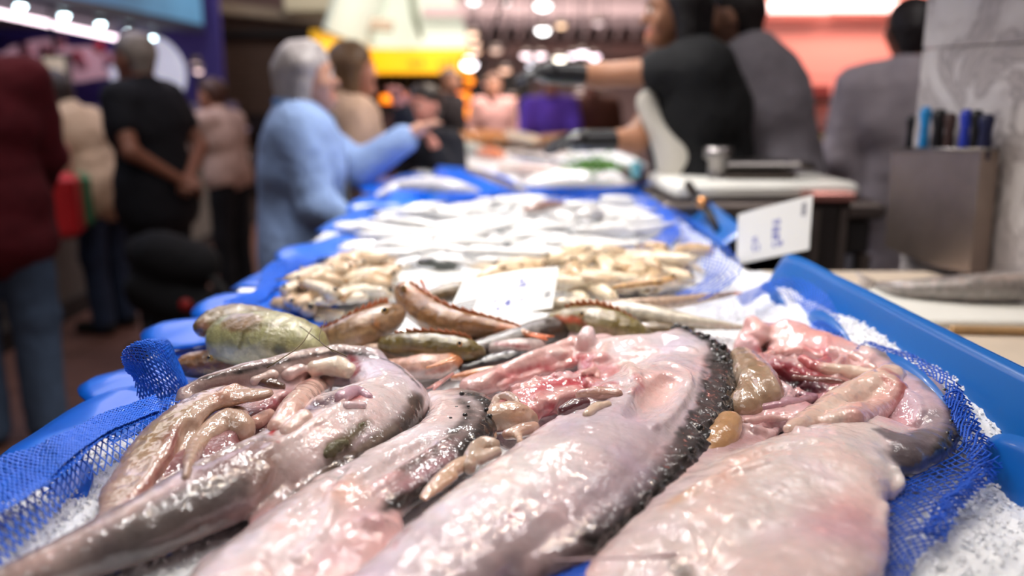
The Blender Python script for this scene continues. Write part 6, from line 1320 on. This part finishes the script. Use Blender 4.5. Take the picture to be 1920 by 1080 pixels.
# far hall: beams, lamps
fh = thing('roof_truss', 'pale pinkish steel roof truss across the far hall', 'truss', (0.9, 13, 2.4))
TR = mat('truss_pink', 'b09a9c', rough=.6)
for k in range(4): MB().box((.9, 12.0 + .8 * k, 2.45 + .18 * k), (4.2, .10, .12), bev=.01).build('beam', TR, fh)
for k in range(16): MB().tube([(-.9 + .25 * k, 13.6, 2.2), (-.77 + .25 * k, 13.6, 2.6)], .03, 6).build('strut', TR, fh)
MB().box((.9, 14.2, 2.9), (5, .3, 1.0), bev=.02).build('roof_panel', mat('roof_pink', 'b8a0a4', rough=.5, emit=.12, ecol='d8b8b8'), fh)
MB().box((1.0, 14.0, 2.03), (4.6, .2, .22), bev=.02).build('brown_frieze', mat('brown_frieze', '6e4c48', rough=.6, vary=.4, vscale=14), fh)
LP = [(1018, 55, .13, 'ffffff', 9), (1018, 8, .16, 'ffffff', 6), (1052, 46, .10, 'ffc890', 2.5), (886, 62, .11, 'ffc8a0', 2.5), (890, 80, .11, 'ffc090', 2.2), (892, 95, .10, 'ffb880', 1.8), (880, 119, .16, 'fff6ff', 9), (986, 102, .11, 'ffe4ec', 4), (1014, 102, .11, 'ffe4ec', 4), (1050, 108, .12, 'fff4e0', 6),
      (1074, 102, .09, 'ffe8f4', 5), (1092, 98, .11, 'ffecf8', 6), (1114, 104, .12, 'ffe0f0', 5), (1000, 122, .12, 'e8ecff', 3), (947, 130, .12, 'ffb890', 1.8), (910, 156, .09, 'ff9c94', 1.2), (888, 0, .12, 'ffffff', 4), (948, 4, .09, 'ffe8e8', 2), (1122, 42, .10, 'f0c8d0', 1), (930, 92, .13, 'd89870', .8), (960, 182, .12, 'ff9a60', 1.2), (1088, 176, .14, 'f0c8c8', 1.0),
      (930, 180, .12, 'ff8c40', 1.1), (1135, 190, .12, 'd8a0a0', .7)]
for (px, py, r, c_, st_) in LP:
    q = PD(px, py, 11.4); spotlamp('round hall lamp glowing far behind the stall', 'hall lamps far behind the stall', q, r * .62, c_, st_)
    MB().tube([q + [0, 0, .06], [q[0], q[1], 4.3]], .008, 5).build('cable', SB, bpy.data.objects[[o for o in bpy.data.objects.keys() if o.startswith('spot_lamp')][-1]])
wh = thing('hanging_wire', 'dark twisted cable hanging in front of the far hall lamps', 'cable', PD(930, 60, 5.0)); b = MB()
b.tube(cr(np.array([PD(975, -40, 5), PD(945, 5, 5), PD(928, 45, 5), PD(915, 85, 5), PD(902, 130, 5), PD(905, 165, 5), PD(925, 195, 5)]), 4), .010, 6); b.build('cable', SB, wh, smooth=True)
# blurred shoppers and goods at the far end
for lb, px, D, ht, fc, top_, hr_ in (('person in a brown jacket far behind the purple blouse', 1110, 7.4, 1.60, 190, '6a4030', '1c1410'), ('person in a black jacket far behind, beside the navy sleeve', 840, 8.5, 1.62, 120, '1c1416', '5a4030'), ('person in a pale pink top far down the hall', 925, 9.0, 1.58, 170, 'c89890', '6a4a3a')):
    person(lb, px, D, ht, face=fc, top=('top', top_, .02), legs='201c22', hair=(hr_, 'short'), h=.02)
# ================================================================== pink-lit stall behind the vendors
PK = mat('pink_wall', 'f0b0a4', rough=.6); PKT = mat('pink_tube', 'ffffff', emit=3.2, ecol='ffcfc6')
ps = thing('pink_stall', 'stall wall lit coral pink behind the vendors', 'stall', (2.6, 6.0, 0))
for k in range(3): MB().box((2.35, 6.0, 1.30 + .41 * k), (2.6, .05, .405), bev=.004).build('wall_panel', PK, ps)
MB().box((2.35, 5.97, 1.13), (2.6, .12, .06)).build('shelf', mat('dark_shelf', '3a201e', rough=.5), ps)
MB().box((1.98, 5.9, 1.36), (.45, .12, .05)).build('small_shelf', mat('dark_shelf', '3a201e'), ps); MB().box((1.98, 5.9, 1.42), (.3, .1, .07)).build('shelf_goods', mat('reddish_goods', '7a3a38', rough=.6), ps)
bl = thing('blue_box', 'small bright blue box on the shelf of the pink stall', 'box', PD(1590, 186, 5.85)); MB().box(PD(1590, 178, 5.85), (.12, .08, .075), bev=.012).build('box', mat('bright_blue', '3a34d8', rough=.5, emit=.2, ecol='3a34d8'), bl)
for (x0, x1, y) in ((1384, 1556, 14), (1564, 1712, 12), (1556, 1634, 236)):
    p, q = PD(x0, y, 5.8), PD(x1, y, 5.8); t = thing('pink_tube_lamp', {1384: 'long pinkish tube above the grey-clad vendor', 1564: 'pinkish tube ending at the marble pillar', 1556: 'short low pinkish tube under the blue box'}[x0], 'lamp', (p + q) / 2)
    MB().tube([p, q], .036, 12).build('tube', PKT, t, smooth=True); MB().box((p + q) / 2 + [0, .05, .0], (q[0] - p[0], .04, .05)).build('fitting', PK, t)
light('AREA', (2.3, 5.1, 2.45), 40, (1, .5, .42), 1.6, (2.4, 6.0, 1.4), sy=.3)
spotlamp('small reddish lamp low between the vendors', 'small reddish lamps', PD(1376, 240, 5.0), .05, 'ff8a70', 2.2); MB().tube([PD(1376, 240, 5.05) * [1, 1, 0], PD(1376, 240, 5.05)], .012).build('post', SB, bpy.data.objects[[o for o in bpy.data.objects.keys() if o.startswith('spot_lamp')][-1]]); spotlamp('small reddish lamp at the elbow of the light grey overall', 'small reddish lamps', PD(1664, 228, 4.6), .035, 'ff8a80', 1.6); MB().tube([PD(1664, 228, 4.64) * [1, 1, 0], PD(1664, 228, 4.64)], .012).build('post', SB, bpy.data.objects[[o for o in bpy.data.objects.keys() if o.startswith('spot_lamp')][-1]])
pl = thing('green_crate', 'dark green leafy goods on the cabinet below the low pink tube', 'greens', PD(1572, 262, 4.7)); s = Sdf(); q = PD(1575, 262, 4.7); s.seg(q - [.08, 0, .03], q + [.08, 0, -.03], .06, .06, '2c4a1c', .02); s.build('leaves', GR, .02, pl, disp=.02, df=20)
